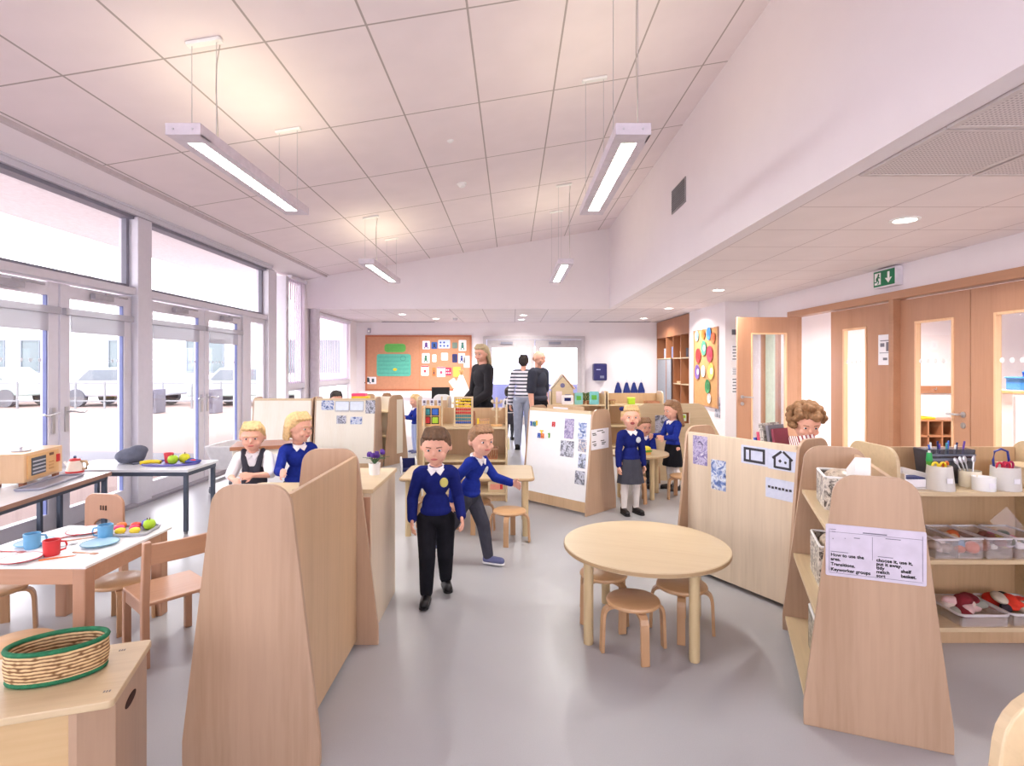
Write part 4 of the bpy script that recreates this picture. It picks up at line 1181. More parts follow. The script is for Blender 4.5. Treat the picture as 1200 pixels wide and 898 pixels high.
mb.obj('button', solid('button_tan', (206, 160, 110)), t)
MB().box((.07, -D_ / 2 - .011, .2), (.05, .006, .018)).obj('timer', solid('timer_brown', (120, 80, 60)), t)
MB().box((.155, -D_ / 2 - .008, .155), (.04, .02, .06)).obj('switch', RED, t, bevel=.003)
mb = MB()
for sx in (-1, 1):
    for sy in (-1, 1): mb.box((sx * .2, sy * .08, .015), (.04, .03, .03))
mb.obj('foot', solid('foot_brown', (150, 96, 70)), t)
MB().lathe([(0, 0), (.06, 0), (.062, .01), (.01, .014), (.008, .024), (.016, .032), (0, .034)], c=(-.08, 0, .03 + h)).obj('hob_lid', solid('lid_silver', (180, 176, 186), .3), t, smooth='auto')
tray('baking_tray', 'dark rimmed flat baking tray in front of the toy oven', 'tray', (-3.5, 4.2, WZ), .56, .17, solid('tray_pewter', (150, 150, 166), .3), R(101))
t = thing('toy_kettle', 'red and white toy kettle on the brown edged window table', 'kettle', (-3.66, 4.63, WZ), R(10))
MB().lathe([(0, 0), (.06, 0), (.062, .01), (.05, .085), (.04, .1), (0, .1)]).obj('body', solid('kettle_cream', (236, 222, 210)), t, smooth='auto')
MB().lathe([(.064, 0), (.066, .012), (.06, .014)]).obj('base_band', RED, t)
MB().lathe([(.042, .098), (.036, .112), (.01, .118), (0, .118)]).obj('lid', RED, t, smooth='auto')
MB().sph((0, 0, .128), .011).obj('knob', solid('knob_blue', (60, 80, 120)), t, smooth=True)
MB().tube([(.04, 0, .09), (.085, 0, .09), (.095, 0, .06), (.085, 0, .03), (.055, 0, .025)], .011).obj('handle', solid('handle_tan', (206, 176, 140)), t, smooth=True)
MB().cyl((-.045, 0, .05), (-.08, 0, .09), .014, .008).obj('spout', WHITE, t)

# ---- flower pot
t = thing('flower_pot', 'white pot of purple crocus flowers on the cream cabinet', 'plant', (-.83, 3.34, .794))
MB().lathe([(0, 0), (.03, 0), (.036, .07), (.031, .07), (.028, .06), (0, .058)]).obj('pot', WHITE, t, smooth='auto')
lv = MB()
for i in range(14):
    a = i * 2.4; l = .05 + .02 * (i % 3)
    lv.ribbon([(0, 0, .06), (l * .4 * math.cos(a), l * .4 * math.sin(a), .1), (l * math.cos(a), l * math.sin(a), .105)], .006, .002, (-math.sin(a), math.cos(a), 0))
lv.obj('leaves', solid('crocus_leaf', (74, 108, 70)), t)
for i in range(9):
    a = i * 2.4 + .4; r = .012 + .022 * (i % 3) / 2
    fl = MB(); c = Vector((r * math.cos(a) * 1.5, r * math.sin(a) * 1.5, .105 + .012 * (i % 3)))
    for k in range(5):
        b = k * 1.257
        fl.sph(c + Vector((.008 * math.cos(b), .008 * math.sin(b), .006)), (.006, .006, .014), 8, 6)
    fl.obj('flower', PURP, t, smooth=True)
t = thing('storage_box', 'red and yellow flat box on the cream divider top beside the pinboard', 'box', (-2.35, 8.06, 1.0))
# on a narrow ledge: shelf behind the divider carries it
t.location = (-2.2, 8.05, 0)
MB().box((0, 0, .985), (.24, .13, .05)).obj('yellow_tray', YEL, t, bevel=.004)
MB().box((-.02, 0, 1.03), (.2, .11, .04)).obj('red_lid', PINK, t, bevel=.004)
st = thing('low_cupboard', 'cupboard carrying the red and yellow box behind the cream photo divider', 'cupboard', (-2.2, 8.05, 0))
MB().box((0, 0, .47), (.24, .13, .94)).obj('carcass', W_PAN, st); MB().box((0, 0, .95), (.26, .14, .02)).obj('top', W_SHELF, st)

# ---- things on the bookcase unit (uB): zebra bins, white file
ZEB = photo_mat('zebra_paper', [(40, 34, 34), (236, 230, 220), (60, 52, 48), (240, 236, 230)], 26, 2)
mB = Matrix.Translation((1.57, 2.556, 0)) @ Matrix.Rotation(R(69), 4, 'Z')
def onB(x, y, z): return mB @ Vector((x, y, z))
def bin_(label, p, w_, d_, h_, m=ZEB, rz=R(69)):
    t = thing('magazine_bin', label, 'box', p, rz, 'patterned bins in the bookcase')
    b = MB().box((0, 0, .004), (w_, d_, .008))
    for x, y, a, c in ((w_ / 2, 0, .008, d_), (-w_ / 2, 0, .008, d_), (0, d_ / 2, w_, .008), (0, -d_ / 2, w_, .008)): b.box((x, y, h_ / 2), (a, c, h_))
    b.obj('walls', m, t)
    MB().sph((0, 0, h_ * .9), (w_ * .42, d_ * .42, h_ * .25)).obj('contents', photo_mat('bin_contents' + label[:9], [(120, 96, 74), (206, 190, 170), (90, 76, 70)], 30, 5), t, smooth=True)
    MB().tube([(x, y, h_) for x, y in rr(w_, d_, .01)], .006, closed=True).obj('rim', WHITE, t)
bin_('black and white patterned bin on the top bookcase shelf', onB(.1, .03, .781), .24, .16, .15)
bin_('black and white patterned bin on the middle bookcase shelf', onB(.06, .05, .431), .28, .18, .19)
bin_('dark patterned bin on the lowest bookcase shelf', onB(-.02, .06, .081), .26, .2, .2, photo_mat('dark_pattern', [(44, 44, 38), (210, 204, 190), (60, 70, 50), (230, 226, 216)], 22, 9))
t = thing('file_box', 'white file sheet propped on the top bookcase shelf behind the end panel', 'file', onB(-.13, .0, .781), R(69))
MB().prism([(-.09, 0), (.09, 0), (.09, .2), (-.09, .28)], -.03, .03, 'y').obj('case', WHITE, t, bevel=.003)
MB().box((0, -.0305, .1), (.1, .002, .06)).obj('label_card', PAPER, t)
# handwritten card on the end panel
t = thing('sign_card', 'white laminated card with handwritten area rules on the bookcase end panel', 'sign', onB(-.4415, .005, .0), R(69 - 90))
W_, H_ = .335, .205
zc0 = .72
fp = Matrix()
MB().prism(rr(W_, H_, .006, 2, 0, zc0), -.0022, 0, 'y').obj('card', mat('card_lilac_white', (204, 196, 212), .35), t)
ln = MB()
for (x, z, w2, h2) in ((0, .078, .08, .004), (.0, .072, .31, .0012), (-.155, 0, .001, .17), (-.008, .02, .001, .09), (.155, 0, .001, .17), (0, -.09, .31, .001), (.06, .064, .05, .0025), (-.12, -.006, .06, .002), (.035, -.008, .05, .002), (-.142, .082, .02, .002), (-.14, .073, .014, .002), (-.06, .055, .02, .003), (-.1, .05, .004, .002), (-.142, .045, .003, .004)):
    ln.box((x, -.0028, zc0 + z), (w2, .001, h2))
ln.obj('printed_lines', solid('print_grey', (110, 106, 122)), t)
HAND = BLACK
for s_, x, z in (('How to use the', -.15, -.019), ('area.', -.15, -.036), ('Transitions.', -.15, -.056), ('Keyworker groups', -.15, -.077),
                 ('choose it, use it,', .005, -.022), ('put it away.', .005, -.037), ('tidy', .005, -.052), ('match', .005, -.067), ('sort', .005, -.082), ('shelf', .085, -.055), ('basket.', .085, -.073)):
    text(s_, 'handwriting', HAND, t, (x, -.003, zc0 + z), (R(90), 0, 0), .0178, off=.00042)

# ---- shelf unit C: pots, tubs
CX, CY = 2.46, 3.06
ST = .799
def pot(label, x, y, r0, r1, h_, m, z=ST):
    t = thing('pot', label, 'pot', (x, y, z), 0, 'pots on the shelf unit')
    MB().lathe([(0, 0), (r0, 0), (r1, h_), (r1 - .004, h_), (r0 - .004, .006), (0, .006)], seg=28).obj('body', m, t, smooth='auto')
    MB().box((.0, -r0 - .001, h_ * .45), (.03, .002, .026), mtx=Matrix.Rotation(-math.atan2(r0 - r1, h_) * 0, 4, 'X')).obj('label_card', PAPER, t)
    return t
def scissors(label, loc, m, rz=0, tilt=20):
    t = thing('scissors', label, 'scissors', loc, rz)
    t.rotation_euler = (R(tilt), 0, rz)
    bl = MB()
    for s in (-1, 1): bl.box((s * .004, 0, .045), (.01, .002, .09), mtx=Matrix.Rotation(s * R(6), 4, 'Y'))
    bl.obj('blade', STEEL, t)
    for s in (-1, 1):
        MB().tube([(s * .02 + .015 * math.cos(i / 14 * 6.283), 0, .112 + .019 * math.sin(i / 14 * 6.283)) for i in range(14)], .0055, closed=True, up=(0, 1, 0)).obj('finger_loop', m, t, smooth=True)
px_ = lambda p, Y: (p - 600) * Y / 648
pot('frosted pot of yellow handled scissors on the shelf unit', px_(1101, 2.92), 2.92, .068, .055, .125, POTFROST)
scissors('yellow handled scissors standing in the frosted pot', (px_(1099, 2.92), 2.92, ST + .012), YEL, 0, 4)
scissors('orange handled scissors standing in the frosted pot', (px_(1106, 2.93), 2.945, ST + .01), ORA, R(25), 6)
t = thing('glue_stick', 'green capped glue stick standing in the frosted pot of scissors', 'glue', (px_(1094, 2.93), 2.96, ST + .012))
MB().cyl((0, 0, 0), (0, 0, .13), .014).obj('barrel', GRN, t, smooth='auto'); MB().cyl((0, 0, .13), (0, 0, .175), .016, .012).obj('cap', solid('glue_cap', (38, 160, 84)), t, smooth='auto'); MB().cyl((0, 0, .175), (0, 0, .185), .006).obj('tip', WHITE, t)
pot('white round pot in front of the brushes', px_(1151, 2.91), 2.9, .05, .05, .07, WHITE)
pot('cream pot holding steel tools', px_(1143, 2.96), 2.995, .05, .05, .085, solid('pot_cream', (232, 222, 200)))
for i, (dx, a, lab) in enumerate(((-.03, -24, 'steel spoon leaning out of the cream pot, leftmost'), (-.012, -16, 'steel tool in the cream pot, second along'), (.004, -10, 'steel tool in the cream pot, third along'), (.02, 8, 'steel tool in the cream pot, upright one'))):
    t = thing('modelling_tool', lab, 'tool', (px_(1143, 2.96) + dx * .5, 2.995, ST + .014))
    t.rotation_euler = (R(-4), R(a), 0)
    MB().cyl((0, 0, 0), (0, 0, .12), .004).obj('handle', STEEL, t); MB().sph((0, 0, .132), (.012, .004, .02)).obj('head', STEEL, t, smooth=True)
pot('frosted pot of red handled scissors with the blue loop', px_(1178, 2.92), 2.92, .068, .062, .12, POTFROST)
scissors('red handled scissors standing in the frosted pot with the blue loop', (px_(1173, 2.92), 2.91, ST + .012), solid('handle_crimson', (196, 30, 66)), 0, 2)
scissors('crimson handled scissors beside the first pair in the blue loop pot', (px_(1183, 2.92), 2.93, ST + .012), solid('handle_magenta', (176, 36, 90)), R(10), 0)
t = thing('handle_loop', 'dark blue loop of cord standing up from the frosted pot', 'loop', (px_(1177, 2.93), 2.95, ST + .09))
MB().tube([(-.036, 0, .0), (-.042, 0, .06), (-.034, 0, .105), (0, 0, .118), (.034, 0, .105), (.042, 0, .06), (.036, 0, .0)], .0055).obj('cord', solid('cord_blue', (46, 56, 140)), t, smooth=True)
t = thing('pen_caddy', 'smoky plastic caddy of pens standing behind the frosted pot', 'caddy', (px_(1106, 3.1), 3.1, ST))
SMOKE = frosted('smoky_plastic', (70, 72, 84), .8, .2)
MB().prism([(-.115, 0), (.115, 0), (.14, .19), (-.14, .19)], -.05, .05, 'y').obj('box', SMOKE, t, bevel=.006)
MB().box((0, -.054, .135), (.26, .01, .012)).box((0, -.054, .16), (.266, .01, .008)).obj('rim', solid('smoke_rim', (120, 124, 140)), t)
for i in range(9):
    MB().cyl((-.09 + i * .022, -.02 + .02 * (i % 2), .15), (-.1 + i * .025, -.02 + .02 * (i % 2), .212 + .01 * (i % 3)), .005, seg=8).obj('pen', [BLU, WHITE, NAVY, PURP, TEAL][i % 5], t)
def tub(label, x, y, z, w_, d_, h_, cols, seed, lid=False, unit_g='clear tubs on the shelf unit'):
    t = thing('clear_tub', label, 'tub', (x, y, z), 0, unit_g)
    b = MB().box((0, 0, .003), (w_ * .94, d_ * .94, .006))
    for xx, yy, a, c in ((w_ / 2 * .96, 0, .004, d_ * .94), (-w_ / 2 * .96, 0, .004, d_ * .94), (0, d_ / 2 * .96, w_ * .94, .004), (0, -d_ / 2 * .96, w_ * .94, .004)): b.box((xx, yy, h_ / 2), (a, c, h_))
    b.obj('walls', TRAYCLR, t)
    MB().tube([(xx, yy, h_) for xx, yy in rr(w_, d_, .012)], .006, closed=True).obj('rim', frosted('tub_rim', (232, 228, 232), .7), t)
    rn = random.Random(seed)
    cm = MB()
    items = {}
    for i in range(12):
        c = cols[i % len(cols)]
        items.setdefault(c, MB())
        s_ = rn.uniform(.02, .036)
        items[c].sph((rn.uniform(-.36, .36) * w_, rn.uniform(-.34, .34) * d_, .014 + s_ * .8 + rn.random() * h_ * .35), (s_, s_ * rn.uniform(.6, 1), s_ * rn.uniform(.6, 1)), 12, 8)
    for c, mb in items.items():
        mb.obj('contents', mat('item_%d_%d_%d' % c, c, .6), t, smooth=True)['kind'] = 'stuff'
    if lid:
        MB().box((.02, .05, h_ + .03), (w_ * .9, .004, .12), mtx=Matrix.Rotation(R(50), 4, 'Y')).obj('lid', TRAYCLR, t)
MZ = .447
tub('clear tub of pale pieces partly behind the card panel on the middle shelf', px_(1092, 2.98), 2.99, MZ, .12, .24, .1, [(200, 180, 176), (150, 130, 120)], 1)
tub('clear tub of orange and blue pieces on the middle shelf', px_(1118, 2.98), 2.99, MZ, .135, .24, .105, [(196, 96, 50), (110, 140, 170), (206, 176, 140)], 2)
tub('clear tub of brown and white pieces on the middle shelf', px_(1151, 2.98), 2.99, MZ, .135, .24, .105, [(140, 90, 70), (226, 220, 210), (120, 70, 60)], 3)
tub('clear tub with yellow ball and pink pieces on the middle shelf', px_(1187, 2.98), 2.99, MZ, .16, .24, .105, [(226, 206, 60), (216, 110, 160), (90, 100, 90), (236, 230, 236)], 4, True)
def cloth_tray(label, x, y, z, w_, d_, h_, cols, seed):
    t = thing('dressing_up_tray', label, 'tray', (x, y, z), 0, 'clear trays on the lowest shelf')
    b = MB().box((0, 0, .003), (w_ * .9, d_ * .9, .006))
    b.obj('base', TRAYCLR, t)
    w2 = MB()
    for xx, yy, a, c in ((w_ / 2 * .95, 0, .004, d_ * .9), (-w_ / 2 * .95, 0, .004, d_ * .9), (0, d_ / 2 * .95, w_ * .9, .004), (0, -d_ / 2 * .95, w_ * .9, .004)): w2.box((xx, yy, h_ / 2), (a, c, h_))
    w2.obj('walls', TRAYCLR, t)
    MB().tube([(xx, yy, h_) for xx, yy in rr(w_, d_, .03)], .007, closed=True).obj('rim', frosted('tub_rim2', (232, 228, 232), .7), t)
    rn = random.Random(seed)
    for c in cols:
        mb = MB()
        for k in range(4): mb.sph((rn.uniform(-.28, .28) * w_, rn.uniform(-.25, .25) * d_, .04 + rn.random() * .05), (rn.uniform(.04, .08), rn.uniform(.03, .06), rn.uniform(.02, .035)), 14, 8, Matrix.Rotation(rn.random() * 3, 4, 'Z') @ Matrix.Rotation(rn.uniform(-.5, .5), 4, 'X'))
        mb.obj('cloth', mat('cloth_%d_%d_%d' % c, c, .9, var=.2), t, remesh=.008)
cloth_tray('clear tray of maroon and pink cloths on the lowest shelf', px_(1133, 2.98), 2.99, .097, .262, .26, .06, [(120, 30, 40), (222, 186, 186), (160, 160, 150), (206, 190, 180)], 11)
cloth_tray('clear tray heaped with red cloth on the lowest shelf', px_(1193, 2.98), 3.0, .097, .262, .26, .06, [(204, 48, 34), (216, 60, 40), (50, 40, 50), (206, 196, 180)], 12)
t = thing('paper_tray', 'white paper tray at the inner end of the top shelf, beside the caddy', 'tray', (px_(1062, 3.0), 3.02, ST))
b = MB().box((0, 0, .004), (.13, .2, .008))
for xx in (-.063, .063): b.box((xx, 0, .04), (.006, .2, .08))
b.box((0, .098, .04), (.13, .006, .08)).obj('tray', frosted('paper_tray_plastic', (232, 228, 228), .75), t)
MB().box((0, 0, .03), (.11, .18, .04)).obj('paper_stack', PAPER, t); MB().box((0, -.05, .055), (.1, .08, .006)).obj('card', NAVY, t)
t = thing('folded_cloths', 'beige box at the end of the top shelf near the picture edge', 'box', (px_(1199, 3.0), 3.02, ST))
MB().box((.02, 0, .05), (.14, .2, .1)).obj('box', solid('box_beige', (206, 186, 164)), t, bevel=.006); MB().box((.02, 0, .105), (.15, .21, .012)).obj('lid', W_SHELF, t)

# ---- pinned photos on dividers
mD = Matrix.Translation((1.577, 3.649, 0)) @ Matrix.Rotation(R(-60), 4, 'Z')
PC = {'indoor': [(60, 50, 90), (190, 180, 210), (110, 96, 150), (236, 232, 240)], 'blue': [(40, 60, 120), (220, 226, 236), (96, 120, 180), (60, 66, 90)], 'mono': [(36, 36, 44), (206, 208, 224), (70, 72, 84), (190, 194, 214)], 'pale': [(206, 212, 230), (190, 198, 222), (60, 64, 76), (214, 220, 234)], 'mix': [(70, 60, 70), (206, 190, 180), (96, 110, 150), (236, 230, 226), (150, 90, 80)]}
def pic(label, p, rot, w_, h_, kind, seed, scale=16, group=None):
    return sheet('photo', label, 'photo', p, rot, w_, h_, photo_mat('photo_' + kind + str(seed), PC[kind], scale, seed), group)
def onD(px, py):   # a point of the pale board under a photograph position
    n = Vector((-.866, -.5, 0)); P0 = mD @ Vector((0, -.1405, .5))
    d = Vector(((px - 600) / 648, 1, (429 - py) / 648)); c = Vector((0, 0, CAM_H))
    return c + d * ((P0 - c).dot(n) / d.dot(n))
rD = (0, 0, R(-60))
pic('tall photo of purple play things at the far edge of the pale divider', onD(820.5, 528), rD, .125, .2, 'indoor', 1, 22)
pic('tall blue photo second along on the pale divider', onD(842, 557), rD, .12, .2, 'blue', 2, 20)
def mono(label, p, w_, h_, kind):
    t = thing('photo', label, 'photo', p); t.rotation_euler = rD
    MB().prism(rr(w_, h_, .003, 2), -.0016, 0, 'y').obj('sheet', photo_mat('paper_' + kind, [(196, 202, 224), (206, 212, 232), (180, 188, 214)], 8, len(kind)), t)
    f = MB(); y = -.0022
    if kind == 'frame':
        for x, z, a, b2 in ((0, .038, .15, .016), (0, -.038, .15, .016), (.068, 0, .016, .09), (-.068, 0, .016, .09), (-.03, 0, .012, .07)): f.box((x, y, z), (a, .001, b2))
    elif kind == 'house':
        for x, z, a, b2, an in ((-.035, .03, .075, .014, -38), (.035, .03, .075, .014, 38), (-.05, -.015, .014, .07, 0), (.05, -.015, .014, .07, 0), (0, -.045, .1, .014, 0), (-.015, -.005, .016, .016, 45), (.02, -.01, .014, .014, 20)):
            f.box((x, y, z), (a, .001, b2), mtx=Matrix.Rotation(R(an), 4, 'Y'))
    else:
        for i in range(7): f.box((-.07 + i * .023, y, .006 - .002 * (i % 2)), (.016, .001, .014))
    f.obj('picture', solid('photo_dark', (52, 50, 58)), t)
mono('photo of a dark rectangular frame on the pale divider', onD(884, 534), .19, .115, 'frame')
mono('photo of a dark house outline on the pale divider', onD(917, 540), .19, .12, 'house')
mono('photo of a row of small dark pieces, lowest on the pale divider', onD(914, 574), .19, .12, 'row')

mE = Matrix.Translation((.585, 5.787, 0)) @ Matrix.Rotation(R(-45), 4, 'Z')
zA, zB = .13, .975
aA, aB = taper(zA) - .012, taper(zB) + .004
tE = math.atan2(aA - aB, zB - zA)
def onE(px, py):
    nl = Vector((0, -math.cos(tE), math.sin(tE))); n = mE.to_3x3() @ nl
    P0 = mE @ Vector((0, -aA - .001, zA))
    d = Vector(((px - 600) / 648, 1, (429 - py) / 648)); c = Vector((0, 0, CAM_H))
    return c + d * ((P0 - c).dot(n) / d.dot(n)) + n * .0008
rE = (mE @ Matrix.Rotation(-tE, 4, 'X')).to_euler()
rE = (rE.x, rE.y, rE.z)
for px, py, w_, h_, k, sd, lab in ((667, 502.5, .12, .2, 'indoor', 11, 'tall photo on the white magnetic board, top of its inner column'), (682.5, 505, .1, .16, 'blue', 12, 'photo on the white magnetic board, top of the edge column'), (664.5, 526, .17, .16, 'mono', 13, 'dark wide photo on the white magnetic board, below the tall photo'), (682.5, 522.5, .1, .12, 'mix', 14, 'photo on the white magnetic board, second in the edge column'), (682, 540.5, .09, .14, 'pale', 15, 'pale photo on the white magnetic board, third in the edge column'), (679.5, 560, .12, .13, 'mono', 16, 'dark photo lowest on the white magnetic board')):
    pic(lab, onE(px, py), rE, w_, h_, k, sd, 22)
for px, py, m, sh, lab in ((623, 496.5, BLU, 1, 'blue number magnet high on the white board'), (626.5, 497, TEAL, 2, 'teal letter magnet beside the blue one'), (629.5, 496, YEL, 1, 'yellow bar magnet beside the teal letter'), (649, 497.5, RED, 2, 'red letter magnet alone on the white board'), (635, 507, YEL, 3, 'yellow magnet on top of the magnet cluster'), (632, 510.5, BLU, 2, 'blue magnet in the magnet cluster'), (636, 511, ORA, 2, 'orange magnet in the magnet cluster'), (644, 510.5, GRN, 1, 'green magnet beside the magnet cluster')):
    t = thing('letter_magnet', lab, 'magnet', onE(px, py), 0, 'letter magnets on the white board')
    t.rotation_euler = rE
    mb = MB()
    if sh == 1: mb.box((0, -.006, 0), (.014, .008, .05)).box((-.008, -.006, .016), (.016, .008, .012))
    elif sh == 2: mb.box((-.012, -.006, 0), (.012, .008, .05)).box((.014, -.006, 0), (.012, .008, .05)).box((0, -.006, .0), (.03, .008, .012)).box((0, -.006, .02), (.03, .008, .011))
    else: mb.box((0, -.006, .0), (.014, .008, .05)).box((0, -.006, .018), (.045, .008, .014))
    mb.obj('letter', m, t, bevel=.002)
    MB().box((0, -.001, 0), (.01, .002, .01)).obj('magnet_back', BLACK, t)
t = thing('notice', 'white notice with dark writing on the end of the magnetic board divider', 'notice', mE @ Vector((.4315, -.03, .73)))
t.rotation_euler = (0, 0, R(45))
MB().prism(rr(.29, .2, .004, 2), -.0016, 0, 'y').obj('sheet', PAPER, t)
mb = MB()
for x, z, w_ in ((-.1, .06, .06), (-.09, .045, .06), (.05, .06, .05), (-.1, -.02, .06), (-.09, -.045, .06), (-.085, -.06, .04), (.04, -.02, .06), (.06, -.04, .07), (.05, -.055, .05), (.0, .08, .1)): mb.box((x, -.0022, z), (w_, .001, .008))
mb.obj('writing', BLACK, t)
t = thing('label_plank', 'white label strip on the beech top behind the magnetic board', 'label', mE @ Vector((-.05, .02, .79)))
t.rotation_euler = (0, 0, R(-45))
MB().box((0, 0, .12), (.5, .015, .24)).obj('plank', W_PAN, t); MB().box((-.06, -.009, .19), (.2, .003, .06)).obj('label_strip', PAPER, t)
# photos on cream board G
aA2, aB2 = taper(zA) - .012, taper(zB) + .004
def onG(px, py):
    n = Vector((0, -math.cos(tE), math.sin(tE))); P0 = Vector((0, 7.72 - aA2 - .001, zA))
    d = Vector(((px - 600) / 648, 1, (429 - py) / 648)); c = Vector((0, 0, CAM_H))
    return c + d * ((P0 - c).dot(n) / d.dot(n)) + n * .0008
rG = (-tE, 0, 0)
for px, py, w_, h_, k, sd, lab in ((384, 475, .17, .13, 'blue', 21, 'small blue photo in the upper row at the end nearest the windows'), (434, 477, .13, .18, 'mono', 22, 'dark photo at the far end of the upper row on the cream board'), (400, 492, .13, .11, 'mono', 23, 'small dark photo in the lower row on the cream board'), (417.5, 493, .16, .1, 'blue', 24, 'small blue photo in the lower row on the cream board')):
    pic(lab, onG(px, py), rG, w_, h_, k, sd, 26)
for px, lab in ((401, 'pale framed sheet in the upper row, nearer the windows'), (418, 'pale framed sheet in the upper row, nearer the dark photo')):
    t = thing('picture_sheet', lab + ' on the cream board', 'sheet', onG(px, 476)); t.rotation_euler = rG
    MB().prism(rr(.19, .13, .003, 2), -.0016, 0, 'y').obj('sheet', solid('sheet_ice', (222, 232, 244)), t)
    mb = MB()
    for x, z, a, c in ((0, .062, .19, .005), (0, -.062, .19, .005), (.093, 0, .005, .13), (-.093, 0, .005, .13), (0, -.078, .19, .004)): mb.box((x, -.002, z), (a, .001, c))
    mb.obj('border', solid('border_slate', (110, 120, 150)), t)

# ---- pinboard on the back wall
t = thing('pinboard', 'large terracotta pinboard on the back wall', 'pinboard', (-2.33, YB - .012, 1.525))
W_, H_ = 2.6, 1.34
MB().box((0, 0, 0), (W_, .02, H_)).obj('felt', mat('terracotta_felt', (200, 146, 116), .95, spec=.05, var=.05), t)
fr = MB()
for s in (-1, 1): fr.box((s * W_ / 2, -.004, 0), (.045, .04, H_ + .045)).box((0, -.004, s * H_ / 2), (W_, .04, .045))
fr.obj('frame', solid('board_frame_brown', (182, 110, 78), .5), t)
MB().box((.02, -.011, 0), (.012, .003, H_)).obj('joint', solid('board_joint', (196, 130, 90)), t)
PB = 13.774
def onW(px, py): return (px_(px, PB), PB, CAM_H + (429 - py) * PB / 648)
def sil(name, label, cat, px, py, pts, m, rot=FW, tk=.004):
    o = MB().prism(pts, -tk, 0, 'y').obj(name, m)
    o.location = onW(px, py); o.rotation_euler = rot
    return tag(o, label, cat)
u = PB / 648
t = thing('paper_cutout', 'big teal paper teapot shape with stitched lines on the pinboard', 'paper cutout', onW(461.5, 428))
MB().prism(rr(40 * u, 26 * u, .06, 4), -.004, 0, 'y').obj('paper', solid('teal_paper', (96, 186, 166), .8), t)
mb = MB()
for i in range(5): mb.box((0, -.005, (i - 2) * .1), (36 * u, .002, .006))
mb.tube([(.23 + .07 * math.cos(a / 12 * 6.283), -.006, .17 + .06 * math.sin(a / 12 * 6.283)) for a in range(12)], .004, closed=True)
mb.obj('drawn_lines', solid('teal_dark', (54, 128, 120)), t)
MB().sph((.03, -.006, -.11), (.05, .004, .035)).obj('yellow_star', YEL, t)
t = thing('paper_cutout', 'green rounded paper strip above the teal paper shape', 'paper cutout', onW(463, 408))
MB().prism(rr(25 * u, 10 * u, .08, 5), -.004, 0, 'y').obj('paper', solid('green_paper', (104, 184, 92), .8), t)
mb = MB()
for i in range(3): mb.box((0, -.005, (i - 1) * .05), (20 * u, .002, .006))
mb.obj('drawn_lines', solid('green_dark', (74, 150, 74)), t)
CARDS = [(499.5, 404.5, 9, 10, 'white card with purple drawing, top row start', (104, 70, 150)), (509, 405, 7, 8, 'blue cut paper garment, top row second', (60, 96, 170)), (520.5, 403.5, 14, 10, 'pale blue card with dark blue spots, top row', (56, 80, 170)), (533, 405, 6, 7, 'grey green disc, top row before the last', (120, 140, 130)), (542, 405, 9, 13, 'white card with green figure, top row end', (70, 130, 120)), (499, 420, 9, 12, 'white card with green letter, middle row start', (60, 120, 90)), (509, 420, 5, 9, 'green cut figure with white dots, middle row second', (70, 140, 100)), (521, 418, 8, 9, 'small pink-white card, middle row centre', (236, 214, 220)), (533, 420, 6, 10, 'dark blue cut figure, middle row fourth', (50, 56, 110)), (541, 420, 8, 12, 'white card with navy figure, middle row end', (50, 60, 130)), (498, 434.5, 9, 12, 'white card with red roof, bottom row start', (190, 70, 80)), (508.5, 436, 4, 10, 'orange thin figure, bottom row second', (226, 130, 70)), (517, 436, 10, 12, 'white and pink card, bottom row centre', (220, 80, 110)), (525.5, 435.5, 7, 9, 'pink spotted card, bottom row fourth', (214, 60, 96)), (535.5, 436, 9, 12, 'pale card with yellow rim, bottom row end', (226, 190, 90)), (434, 446, 14, 8.5, 'white pair of sheets with a dark emblem in the lower corner', (70, 90, 100)), (548, 424, 9, 14, 'plain white sheet over the board edge by the woman', (236, 232, 240)), (531.5, 449, 8, 10, 'tilted pale green sheet low on the pinboard', (210, 224, 206))]
for px, py, w_, h_, lab, c in CARDS:
    base = (240, 236, 240) if 'white' in lab else ((200, 214, 240) if 'pale blue' in lab else c)
    t = thing('pinned_card', lab + ' on the pinboard' if len(lab.split()) < 12 else lab, 'card', onW(px, py), 0, 'cards on the terracotta pinboard')
    if 'tilted' in lab: t.rotation_euler = (0, R(-35), 0)
    ww, hh = w_ * u, h_ * u
    MB().prism(rr(ww, hh, .02, 3), -.004, 0, 'y').obj('sheet', mat('card_%d_%d_%d' % base, base, .8, var=.02), t)
    pm = mat('drawing_%d_%d_%d' % c, c, .8)
    mb = MB()
    if 'spots' in lab or 'dots' in lab or 'spotted' in lab:
        if base == c: pm = PAPER
        for i in range(3):
            for j in range(2):
                if i + j < 3: mb.cyl(((i - 1) * ww * .3, -.0045, (j - .5) * hh * .4), ((i - 1) * ww * .3, -.006, (j - .5) * hh * .4), min(ww, hh) * .11, seg=10)
    elif 'figure' in lab or 'letter' in lab or 'drawing' in lab or 'garment' in lab or 'emblem' in lab:
        if base == c: pm = solid('cut_dark', (46, 46, 70))
        ox = -ww * .22 if 'emblem' in lab else 0
        mb.cyl((ox, -.0045, hh * .16), (ox, -.006, hh * .16), ww * .16, seg=12).box((ox, -.005, -hh * .1), (ww * .34, .002, hh * .3)).box((ox - ww * .2, -.005, -hh * .32), (ww * .12, .002, hh * .16)).box((ox + ww * .2, -.005, -hh * .32), (ww * .12, .002, hh * .16))
        if 'emblem' in lab:
            mb.box((ww * .22, -.005, .0), (ww * .2, .002, hh * .5))
    else:
        mb.box((0, -.005, hh * .42), (ww * .96, .002, hh * .12)).box((0, -.005, -hh * .05), (ww * .3, .002, hh * .25))
    mb.obj('drawing' if len(mb.bm.verts) < 90 else 'printed_dots', pm, t)
